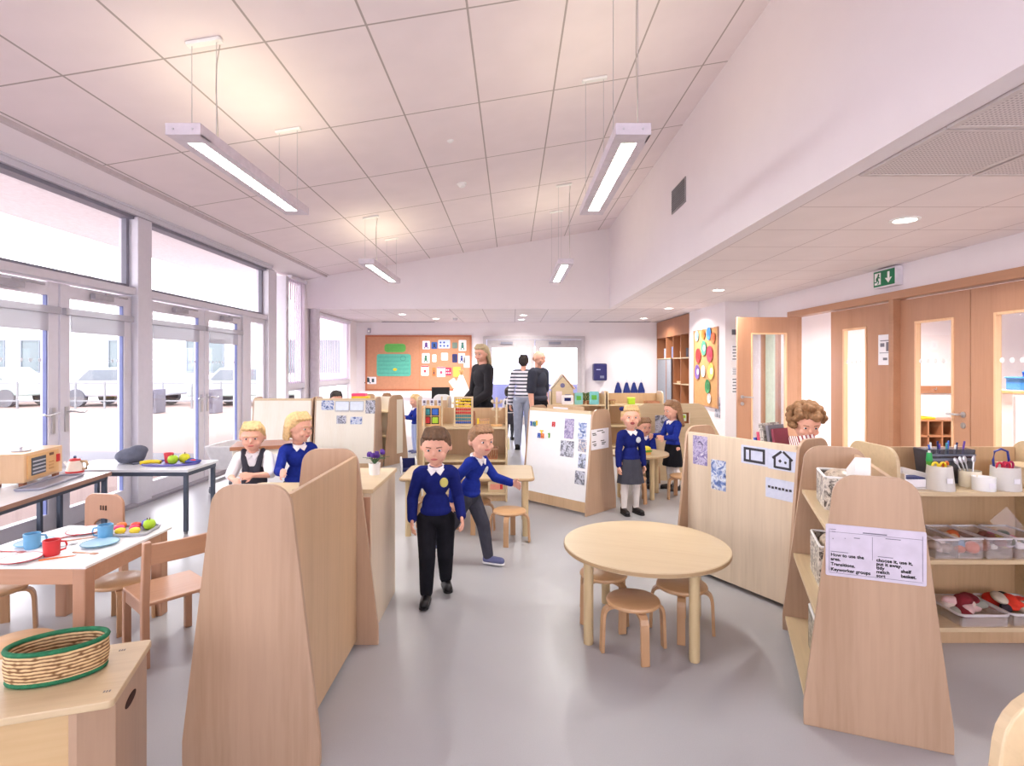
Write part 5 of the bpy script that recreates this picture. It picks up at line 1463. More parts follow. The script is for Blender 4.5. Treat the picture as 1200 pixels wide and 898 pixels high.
# white dado trunking and things before the back wall
t = thing('dado_trunking', 'white trunking along the back wall below the pinboard', 'trunking', (-2.2, YB - .04, .745))
MB().box((0, 0, 0), (3.2, .08, .16)).obj('cover', WHITE_M, t, bevel=.004); MB().box((.2, -.042, .0), (.15, .006, .09)).obj('socket_plate', WHITE, t)
t = thing('soap_dispenser', 'navy blue paper towel dispenser on the back wall', 'dispenser', (px_(702, PB), PB - .1, 1.3))
MB().box((0, 0, 0), (.33, .24, .42)).obj('housing', mat('dispenser_navy', (38, 36, 96), .3), t, bevel=.03)
MB().box((-.05, -.122, .06), (.1, .004, .02)).obj('logo_strip', solid('logo_pale', (180, 184, 220)), t)
MB().box((.04, -.122, -.12), (.1, .004, .06)).obj('view_slot', solid('slot_navy_grey', (120, 124, 150)), t)
MB().box((0, -.02, -.215), (.24, .12, .02)).obj('paper_edge', WHITE, t)
for i, (p0, tl, lab) in enumerate(((724, 'a', 'navy cloth bag hanging on the first wall hook from the dispenser'), (734, 'b', 'navy cloth bag hanging on the second wall hook from the dispenser'), (742.5, 'c', 'navy cloth bag hanging on the third wall hook from the dispenser'), (751, 'd', 'navy cloth bag hanging on the last wall hook, nearest the cubbies'))):
    x = px_(p0, PB)
    hk = thing('wall_hook', ['first', 'second', 'third', 'last'][i] + ' white wall hook holding a navy bag, counting from the dispenser', 'hook', (x, YB - .005, 1.09), 0, 'hooks on the back wall')
    MB().box((0, 0, .02), (.03, .01, .1)).obj('plate', WHITE, hk, bevel=.003)
    MB().tube([(0, -.005, .0), (0, -.04, -.005), (0, -.05, .02)], .006).obj('hook', WHITE, hk)
    t = thing('pump_bag', lab, 'bag', (x, YB - .06, .62))
    o = [(-.075, 0), (-.085, .2), (-.06, .3), (-.025, .42), (.025, .42), (.06, .3), (.088, .22), (.08, 0)]
    MB().prism(o, -.035, .035, 'y').obj('bag', mat('bag_navy', (36, 48, 112), .85, var=.1), t, bevel=.02)
    MB().tube([(-.02, 0, .41), (0, 0, .49), (.02, 0, .41)], .006).obj('drawstring', mat('cord_pale', (200, 200, 214)), t)
# paper plate pinboard on the pier
PX = 3.6 - .002
def onP(px, py):
    Y = PX * 648 / (px - 600); return (PX - .016, Y, CAM_H + (429 - py) * Y / 648)
ya, yb = PX * 648 / (842 - 600), PX * 648 / (814 - 600)
t = thing('pinboard', 'narrow tan pinboard of painted paper plates on the white pier', 'pinboard', (PX - .008, (ya + yb) / 2, 1.42))
MB().box((0, 0, 0), (.014, yb - ya, 1.42)).obj('felt', mat('tan_felt', (206, 160, 112), .95, spec=.05), t)
fr = MB()
for s in (-1, 1): fr.box((-.002, s * (yb - ya) / 2, 0), (.024, .02, 1.44)).box((-.002, 0, s * .71), (.024, yb - ya, .02))
fr.obj('frame', W_DOOR, t)
for i, (px, py, r, c, lab) in enumerate(((818.5, 394, .1, (150, 190, 200), 'pale blue painted plate'), (826, 392, .09, (206, 110, 50), 'orange and brown painted plate'), (832.5, 391, .12, (70, 130, 190), 'bright blue painted plate'), (837.5, 396, .1, (214, 110, 70), 'orange red painted plate'), (826.5, 408, .14, (90, 160, 130), 'green painted plate with white middle'), (820, 417, .14, (206, 64, 66), 'red painted plate'), (833.5, 415, .15, (206, 70, 90), 'crimson painted plate'), (819, 436, .14, (130, 100, 170), 'purple rimmed painted plate'), (835, 435, .15, (226, 200, 110), 'yellow rimmed painted plate'), (826, 435, .11, (232, 230, 226), 'white painted sheet'), (831, 453, .13, (70, 140, 90), 'leaf green painted plate'), (833, 467, .09, (236, 232, 232), 'white paper tail strip'))):
    t = thing('paper_plate', lab + ' on the narrow tan pinboard', 'paper plate', onP(px, py))
    t.rotation_euler = (0, R(-90), 0)
    MB().lathe([(0, .004), (r * .65, .004), (r, .02), (r, .016), (r * .65, 0), (0, 0)], seg=24).obj('plate', mat('paint_%d_%d_%d' % c, c, .8, var=.2, scale=12), t, smooth='auto')
    MB().cyl((0, 0, .004), (0, 0, .008), r * .4, seg=16).obj('painted_middle', PAPER if ('white middle' in lab or 'rimmed' in lab) else mat('paint_mid_%d_%d_%d' % c, tuple(int(v * .85) for v in c), .8), t)
pic('small dark photo pair on the white pier below the painted plates', (PX - .001, PX * 648 / 241, .73), RW, .26, .36, 'mono', 31, 9)
# ---- shelf S
SX, SY = -.5, 6.1
t = thing('abacus', 'wooden abacus with yellow, red, green and blue bead rows', 'abacus', (px_(543, 5.96), 5.98, ST))
fr = MB()
for s in (-1, 1): fr.box((s * .095, 0, .16), (.018, .05, .32))
fr.box((0, 0, .31), (.19, .03, .018)).box((0, 0, .012), (.19, .05, .024))
fr.obj('frame', W_SHELF, t, bevel=.002)
for i, m in enumerate((YEL, YEL, YEL, RED, RED, TEAL, TEAL, BLU)):
    z = .285 - i * .035
    MB().cyl((-.09, 0, z), (.09, 0, z), .003, seg=8).obj('rod', STEEL, t)
    mb = MB()
    for k in range(8): mb.sph((-.076 + k * .021, 0, z), (.0105, .014, .014), 10, 8)
    mb.obj('bead_row', m, t, smooth=True)
t = thing('shape_sorter', 'wooden sorter frame with four coloured squares', 'toy', (px_(505, 5.96), 5.99, ST))
MB().box((0, 0, .11), (.2, .04, .22)).obj('block', W_TOY, t, bevel=.004)
for x, z, m in ((-.045, .155, TEAL), (.045, .155, BLU), (-.045, .065, RED), (.045, .065, LIME)): 
    b2 = MB().box((x, -.021, z), (.082, .004, .082)).obj('recess', BLACK, t)
    MB().box((x, -.026, z), (.062, .01, .062)).obj('square', m, b2, bevel=.003)
MB().box((.115, -.01, .16), (.016, .016, .32)).obj('post', W_SHELF, t)
t = thing('peg_doll_tree', 'wooden bead figure tree standing at the end of the square sorter shelf', 'toy', (px_(582, 5.98), 6.0, ST))
MB().box((0, 0, .01), (.12, .09, .02)).obj('base', W_TOY, t, bevel=.004)
MB().cyl((0, 0, .02), (0, 0, .31), .014).obj('trunk', W_SHELF, t, smooth='auto')
mb = MB()
for z, l in ((.1, .03), (.17, .045), (.25, .05)): mb.cyl((-l, 0, z), (l, 0, z), .008)
mb.obj('branch', W_SHELF, t)
for x, z in ((-.045, .268), (.05, .268), (-.04, .185), (.042, .185)): MB().sph((x, 0, z), .018).obj('bead', W_PALE, t, smooth=True)
t = thing('toy_fence', 'small wooden pen of pegs beside the bead figure tree', 'toy', (px_(566, 5.95), 5.98, ST))
mb = MB()
for i in range(7): mb.box((-.06 + i * .02, -.04, .04), (.008, .008, .08)).box((-.06 + i * .02, .04, .04), (.008, .008, .08))
mb.obj('pegs', W_TOY, t)
MB().box((0, -.04, .07), (.13, .01, .012)).box((0, .04, .07), (.13, .01, .012)).box((0, 0, .006), (.14, .1, .012)).obj('frame', W_CHAIR, t)
t = thing('building_post', 'short yellow wooden post beside the toy pen', 'block', (px_(560, 5.9), 5.93, ST))
MB().box((0, 0, .045), (.016, .016, .09)).obj('post', YEL, t); MB().box((0, 0, .004), (.04, .03, .008)).obj('foot', YEL, t)
t = thing('pepper_mill', 'small dark brown wooden mill beside the abacus', 'mill', (px_(555, 5.98), 6.02, ST))
MB().lathe([(0, 0), (.022, 0), (.02, .06), (.014, .08), (.018, .13), (.01, .16), (0, .165)], seg=16).obj('body', W_CUB, t, smooth='auto'); MB().sph((0, 0, .172), .01).obj('knob', W_SHELF, t)
t = thing('basket', 'brown slatted basket on the middle shelf below the toy pen', 'basket', (px_(572, 5.98), 6.03, .446))
mb = MB().box((0, 0, .006), (.2, .16, .012))
for i in range(9):
    for s in (-1, 1): mb.box((-.092 + i * .023, s * .078, .055), (.008, .006, .1))
for i in range(6):
    for s in (-1, 1): mb.box((s * .097, -.07 + i * .028, .055), (.006, .008, .1))
mb.obj('slats', W_CUB, t)
MB().tube([(x, y, .108) for x, y in rr(.204, .166, .02)], .008, closed=True).obj('rim', W_CHAIR, t)
t = thing('toy_box', 'beige box with red printed label on the lowest shelf of the abacus unit', 'box', (px_(582, 5.95), 6.02, .096))
MB().box((0, 0, .06), (.18, .2, .12)).obj('carton', W_SHELF, t, bevel=.003); MB().box((-.02, -.102, .06), (.1, .004, .06)).obj('printed_label', solid('label_pinkish', (226, 150, 130)), t); MB().box((.05, -.103, .06), (.03, .005, .05)).obj('red_mark', RED, t)
# picture cards on K
for i in range(3):
    t = thing('picture_card', ['white picture card on the narrow unit, nearest the windows', 'white picture card in the middle of the three on the narrow unit', 'white picture card on the narrow unit, nearest its rounded end'][i], 'card', (px_(497 + i * 9, 7.64), 7.6495, CAM_H - 43 * 7.64 / 648))
    MB().prism(rr(.065, .1, .004, 2), -.002, 0, 'y').obj('sheet', PAPER, t)
    MB().box((0, -.0026, .01), (.035, .001, .04)).box((0, -.0026, -.03), (.03, .001, .008)).obj('drawing', solid('card_ink', (120, 110, 130)), t)
# I and J shelf contents
t = thing('doll_house', 'wooden doll house with pitched roof and pale front on the back shelf unit', 'doll house', (px_(659, 9.42), 9.5, ST))
MB().prism([(-.18, 0), (.18, 0), (.18, .26), (0, .48), (-.18, .26)], -.12, .12, 'y').obj('walls', W_SHELF, t)
for s in (-1, 1):
    MB().box((s * .105, 0, .385), (.33, .28, .018), mtx=Matrix.Rotation(s * R(50.7), 4, 'Y')).obj('roof', W_PALE if s < 0 else W_TOY, t)
MB().box((-.06, -.122, .12), (.1, .006, .2)).obj('door_panel', solid('house_pink', (226, 206, 206)), t)
MB().cyl((0, -.12, .32), (0, -.126, .32), .04).obj('round_window', solid('house_slate', (110, 104, 140)), t)
MB().box((.09, -.122, .12), (.1, .006, .1)).obj('side_window', solid('house_slate', (110, 104, 140)), t)
for px, w_, h_, c, lab in ((665, .2, .16, (238, 228, 228), 'white framed card with navy picture beside the doll house'), (678, .14, .2, (130, 186, 180), 'teal picture card standing on the back shelf unit'), (696, .16, .22, (120, 186, 190), 'round-topped teal card at the end of the back shelf unit')):
    t = thing('standing_card', lab, 'card', (px_(px, 9.34), 9.32, ST))
    MB().prism(rr(w_, h_, .02, 3, 0, h_ / 2), -.006, .006, 'y').obj('card', mat('scard_%d_%d_%d' % c, c, .6, var=.15), t); MB().box((0, -.008, h_ * .55), (w_ * .55, .003, h_ * .35)).obj('picture', NAVY if 'navy' in lab else GRN, t)
    MB().box((0, .02, .01), (w_ * .6, .05, .02)).obj('foot', W_TOY, t)
for px, lab in ((684, 'small potted green plant between the teal cards'), (690, 'second small potted plant beside the round-topped teal card')):
    t = thing('potted_plant', lab, 'plant', (px_(px, 9.38), 9.42, ST))
    MB().lathe([(0, 0), (.025, 0), (.034, .06), (0, .06)], seg=14).obj('pot', W_CUB, t)
    mb = MB()
    for i in range(16):
        a = i * 2.4; mb.sph((.03 * math.cos(a), .03 * math.sin(a), .07 + .008 * i), (.02, .02, .012), 8, 6)
    mb.obj('foliage', mat('foliage_dark', (70, 110, 60), .8), t)
t = thing('toy_box', 'lime green lidded box on the unit below the blue bags', 'box', (px_(740, 9.4), 9.42, ST))
MB().box((0, 0, .05), (.11, .11, .1)).obj('box', LIME, t, bevel=.006); MB().box((0, 0, .105), (.12, .12, .02)).obj('lid', solid('lime_lid', (190, 226, 70)), t, bevel=.004)
t = thing('basket', 'wicker basket at the inner end of the unit below the blue bags', 'basket', (px_(717, 9.4), 9.42, ST))
MB().lathe([(0, 0), (.05, 0), (.065, .07), (.058, .07), (.045, .01), (0, .01)], seg=20).obj('bowl', B, t, smooth='auto'); MB().tube([(.064 * math.cos(i / 20 * 6.283), .064 * math.sin(i / 20 * 6.283), .07) for i in range(20)], .007, closed=True).obj('rim', W_CUB, t)
t = thing('wooden_tray', 'dark wooden tray at the outer end of the unit below the blue bags', 'tray', (px_(764, 9.4), 9.42, ST))
MB().box((0, 0, .006), (.22, .2, .012)).obj('base', W_CUB, t)
mb = MB()
for s in (-1, 1): mb.box((s * .107, 0, .03), (.008, .2, .05)).box((0, s * .097, .03), (.22, .008, .05))
mb.obj('rim', W_CUB, t)
# sandwich on the small table
t = thing('toy_sandwich', 'yellow and green toy sandwich on the small round table', 'toy food', (px_(755, 6.1), 6.1, .478))
MB().lathe([(0, 0), (.06, 0), (.065, .015), (.06, .028), (0, .028)], sx=1.2).obj('bread', solid('bread_gold', (226, 176, 90)), t, smooth='auto')
MB().lathe([(0, .028), (.07, .03), (.072, .04), (0, .044)], sx=1.2).obj('lettuce', GRN, t, smooth='auto')
MB().lathe([(0, .044), (.058, .046), (.06, .07), (.04, .085), (0, .09)], sx=1.2).obj('bun_top', solid('bun_yellow', (226, 212, 70)), t, smooth='auto')
t = thing('toy_food', 'red toy fruit piece beside the toy sandwich', 'toy food', (px_(748, 6.1), 6.02, .478))
MB().sph((0, 0, .025), (.04, .03, .025)).obj('flesh', solid('toy_coral', (216, 120, 96)), t, smooth=True); MB().sph((.02, 0, .045), (.012, .012, .008)).obj('leaf', GRN, t)
# play screen details
sheet('photo', 'black and white shelf photo on the wooden play screen', 'photo', (px_(777, 6.985), 6.986, CAM_H - 68 * 6.985 / 648), FW, .2, .22, photo_mat('screen_photo', PC['mono'], 12, 41))
t = thing('picture_card', 'pale green flower picture card on the sloping side of the play screen', 'card', (px_(801.5, 6.985), 6.986, CAM_H - 66 * 6.985 / 648 + .06))
MB().prism(rr(.06, .09, .004, 2), -.002, 0, 'y').obj('sheet', solid('card_palegreen', (214, 226, 200)), t); MB().sph((0, -.003, .01), (.02, .002, .02)).obj('flower', LIME, t)
# books on divider D
for i, (x, w_, h_, dd, m, lab) in enumerate(((.08, .016, .2, .2, solid('book_blue', (60, 100, 190)), 'blue topped book at the inner end of the book row'), (.11, .02, .24, .2, solid('book_pink', (206, 80, 110)), 'pink spined book in the row behind the pale divider'), (.15, .024, .3, .26, photo_mat('book_pattern', [(190, 180, 170), (120, 112, 110), (214, 206, 196), (90, 84, 90)], 24, 6), 'large grey patterned book in the row behind the pale divider'), (.19, .018, .29, .24, solid('book_grey', (120, 116, 124)), 'grey book leaning beside the patterned book'), (.22, .016, .27, .22, solid('book_maroon', (130, 50, 70)), 'maroon book next to the curly-haired child'))):
    t = thing('book', lab, 'book', mD @ Vector((x, -.0 + .03, .787)), R(-60), 'books standing in the photo divider')
    t.rotation_euler = (0, R(-8), R(-60))
    MB().box((0, 0, h_ / 2), (w_ * .7, dd * .66 - .008, h_ - .006)).obj('pages', PAPER, t)
    c = MB()
    for s in (-1, 1): c.box((s * w_ * .45, 0, h_ / 2), (w_ * .12, dd * .66, h_))
    c.box((0, -dd * .33, h_ / 2), (w_, .003, h_)).obj('cover', m, t)
# back of room: laptop, white tipi, dark coat
t = thing('desk', 'pale desk by the back wall carrying the black monitor', 'desk', (-1.3, 11.4, 0))
MB().box((0, 0, .7), (1.5, .6, .03)).obj('desktop', W_TOP, t)
for sx in (-1, 1): MB().box((sx * .7, 0, .343), (.03, .5, .685)).obj('leg', W_PAN, t)
t = thing('monitor', 'black monitor on the desk under the pinboard', 'monitor', (px_(516, 11.3), 11.35, .715))
MB().box((0, 0, .18), (.37, .03, .24)).obj('screen', BLACK, t, bevel=.006); MB().box((0, .02, .05), (.05, .02, .1)).obj('stand', BLACK, t); MB().box((0, 0, .006), (.18, .14, .012)).obj('foot', BLACK, t)
t = thing('office_chair', 'white shell chair in front of the black monitor', 'chair', (px_(519, 10.6), 10.7, 0), R(180))
MB().prism(rr(.36, .34, .12, 6, 0, .74), .17, .2, 'y').obj('backrest', WHITE, t, bevel=.01)
MB().prism(rr(.38, .38, .08), .42, .45, 'z').obj('seat', WHITE, t, bevel=.01)
MB().box((0, .2, .55), (.06, .02, .28)).obj('back_support', STEEL, t)
for sx in (-1, 1):
    for sy in (-1, 1): MB().cyl((sx * .14, sy * .14, .42), (sx * .19, sy * .19, 0), .012).obj('leg', STEEL, t)
t = thing('play_tent', 'white cloth teepee beside the woman in black', 'tent', (px_(540, 12.2), 12.3, 0))
MB().lathe([(.55, 0), (.04, 1.25)], seg=6).obj('cloth', mat('tent_cloth', (236, 234, 240), .9), t)
for i in range(6):
    a = i * math.pi / 3; MB().cyl((.55 * math.cos(a), .55 * math.sin(a), 0), (-.05 * math.cos(a), -.05 * math.sin(a), 1.36), .012).obj('pole', W_TOY, t)
# doll chair with navy seat
t = thing('doll_chair', 'white framed doll chair with navy seat behind the walking boy', 'doll chair', (-1.32, 7.05, 0), R(15))
for s in (-1, 1):
    MB().tube([(s * .09, -.1, 0.012), (s * .09, -.1, .2), (s * .09, -.07, .26), (s * .09, .06, .28), (s * .09, .1, .25), (s * .09, .1, .012)], .011).obj('frame', WHITE, t, smooth=True)
MB().box((0, 0, .13), (.17, .17, .03)).obj('seat', NAVY, t, bevel=.01); MB().box((0, .07, .2), (.17, .03, .13)).obj('backrest', NAVY, t, bevel=.01)
t = thing('carton', 'small pale yellow carton on the floor before the pony-tailed girl', 'box', (px_(595, 9.6), 9.6, 0))
MB().box((0, 0, .1), (.07, .06, .2)).obj('carton', solid('carton_cream', (236, 226, 190)), t, bevel=.004); MB().prism([(-.035, .2), (.035, .2), (0, .24)], -.028, .028, 'y').obj('gable', WHITE, t)
# ------------------------------------------------------------------ people
SKIN = mat('skin_light', (226, 172, 150), .55, spec=.3, var=.05, scale=30)
SKIN2 = mat('skin_mid', (206, 150, 122), .55, spec=.3, var=.05, scale=30)
EYEW = mat('eye_white', (236, 232, 230), .3); LIP = mat('lip', (190, 104, 100), .5)
KNIT = mat('royal_blue_knit', (34, 50, 140), .9, spec=.1, var=.12, scale=40)
KNIT_D = mat('navy_blue_knit', (28, 36, 104), .9, spec=.1, var=.12, scale=40)
BLK = mat('black_cloth', (30, 30, 36), .9, spec=.1, var=.15); GREYC = mat('charcoal_cloth', (66, 66, 76), .9, spec=.1, var=.1)
SHIRT = mat('white_cotton', (236, 234, 238), .8, spec=.1); SOCK = mat('white_tights', (226, 220, 218), .8, var=.03)
SHOE = mat('black_shoe', (24, 22, 26), .35)
H_BR = mat('hair_brown', (92, 66, 46), .6, var=.25, scale=60); H_BL = mat('hair_blonde', (206, 172, 122), .6, var=.2, scale=60); H_LB = mat('hair_light_brown', (140, 104, 74), .6, var=.25, scale=60); H_DK = mat('hair_dark', (44, 36, 34), .6, var=.25, scale=60); H_CU = mat('hair_curly', (128, 92, 60), .7, var=.3, scale=70)

CH = dict(ank=.045, knee=.265, hip=.475, hx=.055, waist=.55, chest=.69, sh=.755, sx=.098, neck=.80, hd=.895, hr=.104, ua=.15, fa=.135, w=1.0)
AD = dict(ank=.04, knee=.285, hip=.53, hx=.055, waist=.62, chest=.74, sh=.82, sx=.104, neck=.86, hd=.93, hr=.066, ua=.175, fa=.15, w=1.0)

def person(label, loc, rz, h, K=CH, arms=((.03, -.02, -.98), (.02, -.25, -.95)), arms_l=None, legs=None, turn=0, tilt=0, lean=0,
           top=None, top_m=KNIT, bottom=('trousers', BLK), shoes=SHOE, hair=('short', H_BR), skin=SKIN, collar=False, sleeves=1.0, badge=None, extra=None, tights=None, vox=.0055, mouth_open=False, inner=None):
    """arms: unit directions of upper arm and forearm (x outwards, y forward is -y); one pair for each side"""
    if K is AD: vox = .0075
    t = thing('person', label, 'person', loc, rz)
    s = h
    b = MB()
    hip = Vector((0, 0, K['hip'] * s))
    LM = Matrix.Translation(hip) @ Matrix.Rotation(R(lean), 4, 'X') @ Matrix.Translation(-hip)
    def U(x, y, z): return LM @ Vector((x * s, y * s, z * s))
    w_ = K['w']; ad = K is AD
    tor = [((0, 0, K['hip'] + .01), (.083, .064, .06)), ((0, 0, K['waist']), (.074, .058, .085)), ((0, .002, K['chest']), (.078, .06, .085))]
    if ad: tor = [((0, 0, K['hip'] + .01), (.09, .066, .06)), ((0, 0, K['waist']), (.082, .06, .085)), ((0, .002, K['chest']), (.088, .062, .09))]
    rt = Matrix.Rotation(R(lean), 4, 'X')
    for c, r in tor: b.sph(U(*c), [v * s for v in r], 20, 14, rt)
    b.cap(U(-K['sx'] + .02, 0, K['sh'] - .015), U(K['sx'] - .02, 0, K['sh'] - .015), .042 * s, .042 * s)
    HM = Matrix.Translation(U(0, -.008, K['hd'])) @ Matrix.Rotation(R(turn), 4, 'Z') @ Matrix.Rotation(R(tilt), 4, 'X') @ Matrix.Rotation(R(lean * .5), 4, 'X')
    b.cap(U(0, .004, K['neck'] - .05), HM @ Vector((0, .012 * s, -.55 * K['hr'] * s)), (.036 if not ad else .034) * s, (.034 if not ad else .031) * s)
    q = K['hr'] * s
    def hd(x, y, z): return HM @ Vector((x * q, y * q, z * q))
    hr_ = HM.to_3x3().to_4x4()
    b.sph(hd(0, .06, .15), (.80 * q, .90 * q, .86 * q), 24, 16, hr_)
    b.sph(hd(0, -.16, -.32), (.62 * q, .66 * q, .66 * q), 20, 14, hr_)
    b.sph(hd(0, -.44, -.72), (.26 * q, .24 * q, .2 * q), 12, 8, hr_)
    b.sph(hd(0, -.84, -.16), (.1 * q, .13 * q, .11 * q), 10, 8, hr_)
    b.cap(hd(0, -.74, .1), hd(0, -.86, -.16), .07 * q, .1 * q, 8)
    for sx in (-1, 1):
        b.sph(hd(sx * .82, .1, -.06), (.09 * q, .17 * q, .24 * q), 10, 8, hr_)
        b.sph(hd(sx * .38, -.62, -.3), (.22 * q, .16 * q, .2 * q), 10, 8, hr_)
        b.cap(hd(sx * .14, -.8, .2), hd(sx * .44, -.7, .2), .07 * q, .07 * q, 8)
    # arms with hands
    arm_pts = []
    for i, sd in enumerate((-1, 1)):
        up, fo = (arms if (sd == 1 or arms_l is None) else arms_l)
        up = Vector((sd * up[0], up[1], up[2])).normalized(); fo = Vector((sd * fo[0], fo[1], fo[2])).normalized()
        S0 = U(sd * K['sx'], 0, K['sh'] - .02); E = S0 + up * K['ua'] * s; Wr = E + fo * K['fa'] * s
        b.cap(S0, E, .03 * s, .025 * s); b.cap(E, Wr, .026 * s, .018 * s)
        arm_pts.append((S0, E, Wr))
        # palm, four fingers of unequal length, thumb from the palm's side
        hs = (.105 if not ad else .1) * s
        ax = fo
        sv = ax.cross(Vector((sd, 0, 0.2)))
        if sv.length < .2: sv = ax.cross(Vector((0, -1, 0)))
        sv.normalize(); nv = sv.cross(ax).normalized()      # sv: across the palm, nv: palm normal
        if nv.x * sd > 0: nv = -nv
        P0 = Wr + ax * .1 * hs; P1 = Wr + ax * .42 * hs
        for k in (-1.2, 0, 1.2): b.cap(P0 + sv * k * .1 * hs, P1 + sv * k * .13 * hs, .1 * hs, .085 * hs, 8)
        for k, ln in enumerate((.34, .42, .45, .4)):
            o = sv * (k - 1.5) * .155 * hs
            a0 = P1 + o; a1 = a0 + (ax * .9 + nv * .3).normalized() * ln * .6 * hs; a2 = a1 + (ax * .6 + nv * .75).normalized() * ln * .5 * hs
            b.cap(a0, a1, .062 * hs, .057 * hs, 8); b.cap(a1, a2, .057 * hs, .048 * hs, 8)
        fr_ = sv if sv.y < 0 else -sv
        tb = P0 + ax * .08 * hs + fr_ * .2 * hs; t1 = tb + (ax * .55 + fr_ * .75).normalized() * .24 * hs; t2 = t1 + (ax * .9 + fr_ * .25 + nv * .3).normalized() * .2 * hs
        b.cap(P0 + fr_ * .08 * hs, tb, .085 * hs, .08 * hs, 8); b.cap(tb, t1, .075 * hs, .065 * hs, 8); b.cap(t1, t2, .065 * hs, .055 * hs, 8)
    # legs
    leg_pts = []
    for i, sd in enumerate((-1, 1)):
        if legs: kn, an = legs[i]; kn, an = Vector(kn) * s, Vector(an) * s
        else: kn, an = Vector((sd * (K['hx'] + .004), -.004, K['knee'])) * s, Vector((sd * (K['hx'] + .006), .01, K['ank'])) * s
        H0 = Vector((sd * K['hx'] * s, 0, K['hip'] * s - .01 * s))
        b.cap(H0, kn, .05 * s, .034 * s); b.cap(kn, an, .035 * s, .022 * s)
        m_ = kn.lerp(an, .3) + Vector((0, .008 * s, 0)); b.sph(m_, .036 * s, 12, 8)
        leg_pts.append((H0, kn, an))
        d = Vector((sd * .012, -.085, -.02)) * s
        b.cap(an + Vector((0, .01 * s, -.018 * s)), an + d, .024 * s, .019 * s)
    b.obj('body', skin, t, remesh=vox)
    # face
    for sx in (-1, 1):
        e = MB().sph(hd(sx * .3, -.74, .04), (.105 * q, .06 * q, .062 * q), 12, 8, hr_).obj('eye', EYEW, t, smooth=True)
        MB().sph(hd(sx * .3, -.785, .04), (.062 * q, .034 * q, .06 * q), 10, 8, hr_).obj('iris', mat('iris_dark', (60, 70, 84), .2), e, smooth=True)
        MB().cap(hd(sx * .16, -.86, .22), hd(sx * .44, -.76, .24), .026 * q, .02 * q, 8).obj('eyebrow', hair[1] if hair[0] != 'bald' else H_LB, t, smooth=True)
    MB().sph(hd(0, -.81, -.46), (.2 * q, .07 * q, .13 * q if mouth_open else .055 * q), 14, 8, hr_).obj('mouth', mat('open_mouth', (140, 60, 60), .5) if mouth_open else LIP, t, smooth=True)
    # clothes: same skeleton, a little larger
    g = .008 * s
    if top != 'none':
        c = MB()
        for (cc, r) in tor[1:]: c.sph(U(*cc), [v * s + g for v in r], 20, 14, rt)
        c.sph(U(0, 0, K['hip'] + .045), (tor[0][1][0] * s + g * 1.3, tor[0][1][1] * s + g * 1.3, .045 * s), 20, 12, rt)
        c.cap(U(-K['sx'] + .02, 0, K['sh'] - .017), U(K['sx'] - .02, 0, K['sh'] - .017), .043 * s + g * .6, .043 * s + g * .6)
        if sleeves > 0:
            for S0, E, Wr in arm_pts:
                if sleeves <= .5:
                    c.cap(S0, S0.lerp(E, sleeves * 2), .034 * s + g * 1.3, .03 * s + g * 1.6)
                else:
                    c.cap(S0, E, .03 * s + g, .026 * s + g); c.cap(E, E.lerp(Wr, min(1, (sleeves - .5) * 2 - .06)), .027 * s + g, .021 * s + g)
        c.obj('top', top_m, t, remesh=vox)
    if inner:   # pinafore bib and straps over the shirt
        c = MB()
        for cc, r in ((( 0, 0, K['waist']), (.078, .06, .085)), ((0, .0, K['chest'] - .05), (.07, .066, .06))): c.sph(U(*cc), [v * s + g * 1.9 for v in r], 20, 14, rt)
        for sx in (-1, 1): c.cap(U(sx * .036, -.066, K['chest'] - .04), U(sx * .058, -.052, K['sh'] - .012), .024 * s, .02 * s); c.cap(U(sx * .058, -.052, K['sh'] - .012), U(sx * .068, 0, K['sh'] + .03), .02 * s, .02 * s); c.cap(U(sx * .068, 0, K['sh'] + .03), U(sx * .055, .06, K['chest']), .02 * s, .02 * s)
        c.obj('pinafore', inner, t, remesh=vox)
    if bottom[0] == 'trousers' or bottom[0] == 'shorts':
        c = MB(); c.sph(Vector((0, 0, (K['hip'] + .012) * s)), (tor[0][1][0] * s + g * .8, tor[0][1][1] * s + g * .8, .065 * s), 20, 12)
        for H0, kn, an in leg_pts:
            c.cap(H0, kn, .052 * s + g, .041 * s + g); c.sph(kn, .042 * s + g, 12, 8)
            if bottom[0] == 'trousers': c.cap(kn, kn.lerp(an, .94), .041 * s + g, .03 * s + g)
        c.obj(bottom[0], bottom[1], t, remesh=vox)
    else:
        ze = bottom[2] if len(bottom) > 2 else K['knee'] + .035
        n = 36
        mb = MB()
        pr = [(.06, K['hip'] + .07), (.085, K['hip'] + .06), (.1, K['hip']), (.125, ze + .02), (.128, ze), (.12, ze), (.09, K['hip'])]
        ctr = sum(((kn + H0) / 2 for H0, kn, an in leg_pts), Vector()) / 2
        bm = mb.bm; rings = []
        for r, z in pr:
            f = max(0, (K['hip'] + .03 - z) / max(.01, K['hip'] + .03 - ze))
            rings.append([bm.verts.new((ctr.x * f + r * s * (1 + .05 * math.sin(9 * i / n * 6.283) * f) * math.cos(i / n * 6.283), ctr.y * f * 1.4 + r * s * .8 * (1 + .05 * math.sin(9 * i / n * 6.283) * f) * math.sin(i / n * 6.283), z * s)) for i in range(n)])
        for A, Bq in zip(rings, rings[1:]):
            for i in range(n): bm.faces.new((A[i], A[(i + 1) % n], Bq[(i + 1) % n], Bq[i]))
        bmesh.ops.recalc_face_normals(bm, faces=bm.faces[:])
        mb.obj('skirt', bottom[1], t, smooth='auto')
    if tights:
        c = MB()
        for H0, kn, an in leg_pts: c.cap(H0.lerp(kn, .5), kn, .045 * s, .0375 * s); c.cap(kn, an, .0385 * s, .026 * s); c.sph(kn.lerp(an, .3) + Vector((0, .008 * s, 0)), .0395 * s, 12, 8)
        c.obj('tights', tights, t, remesh=vox)
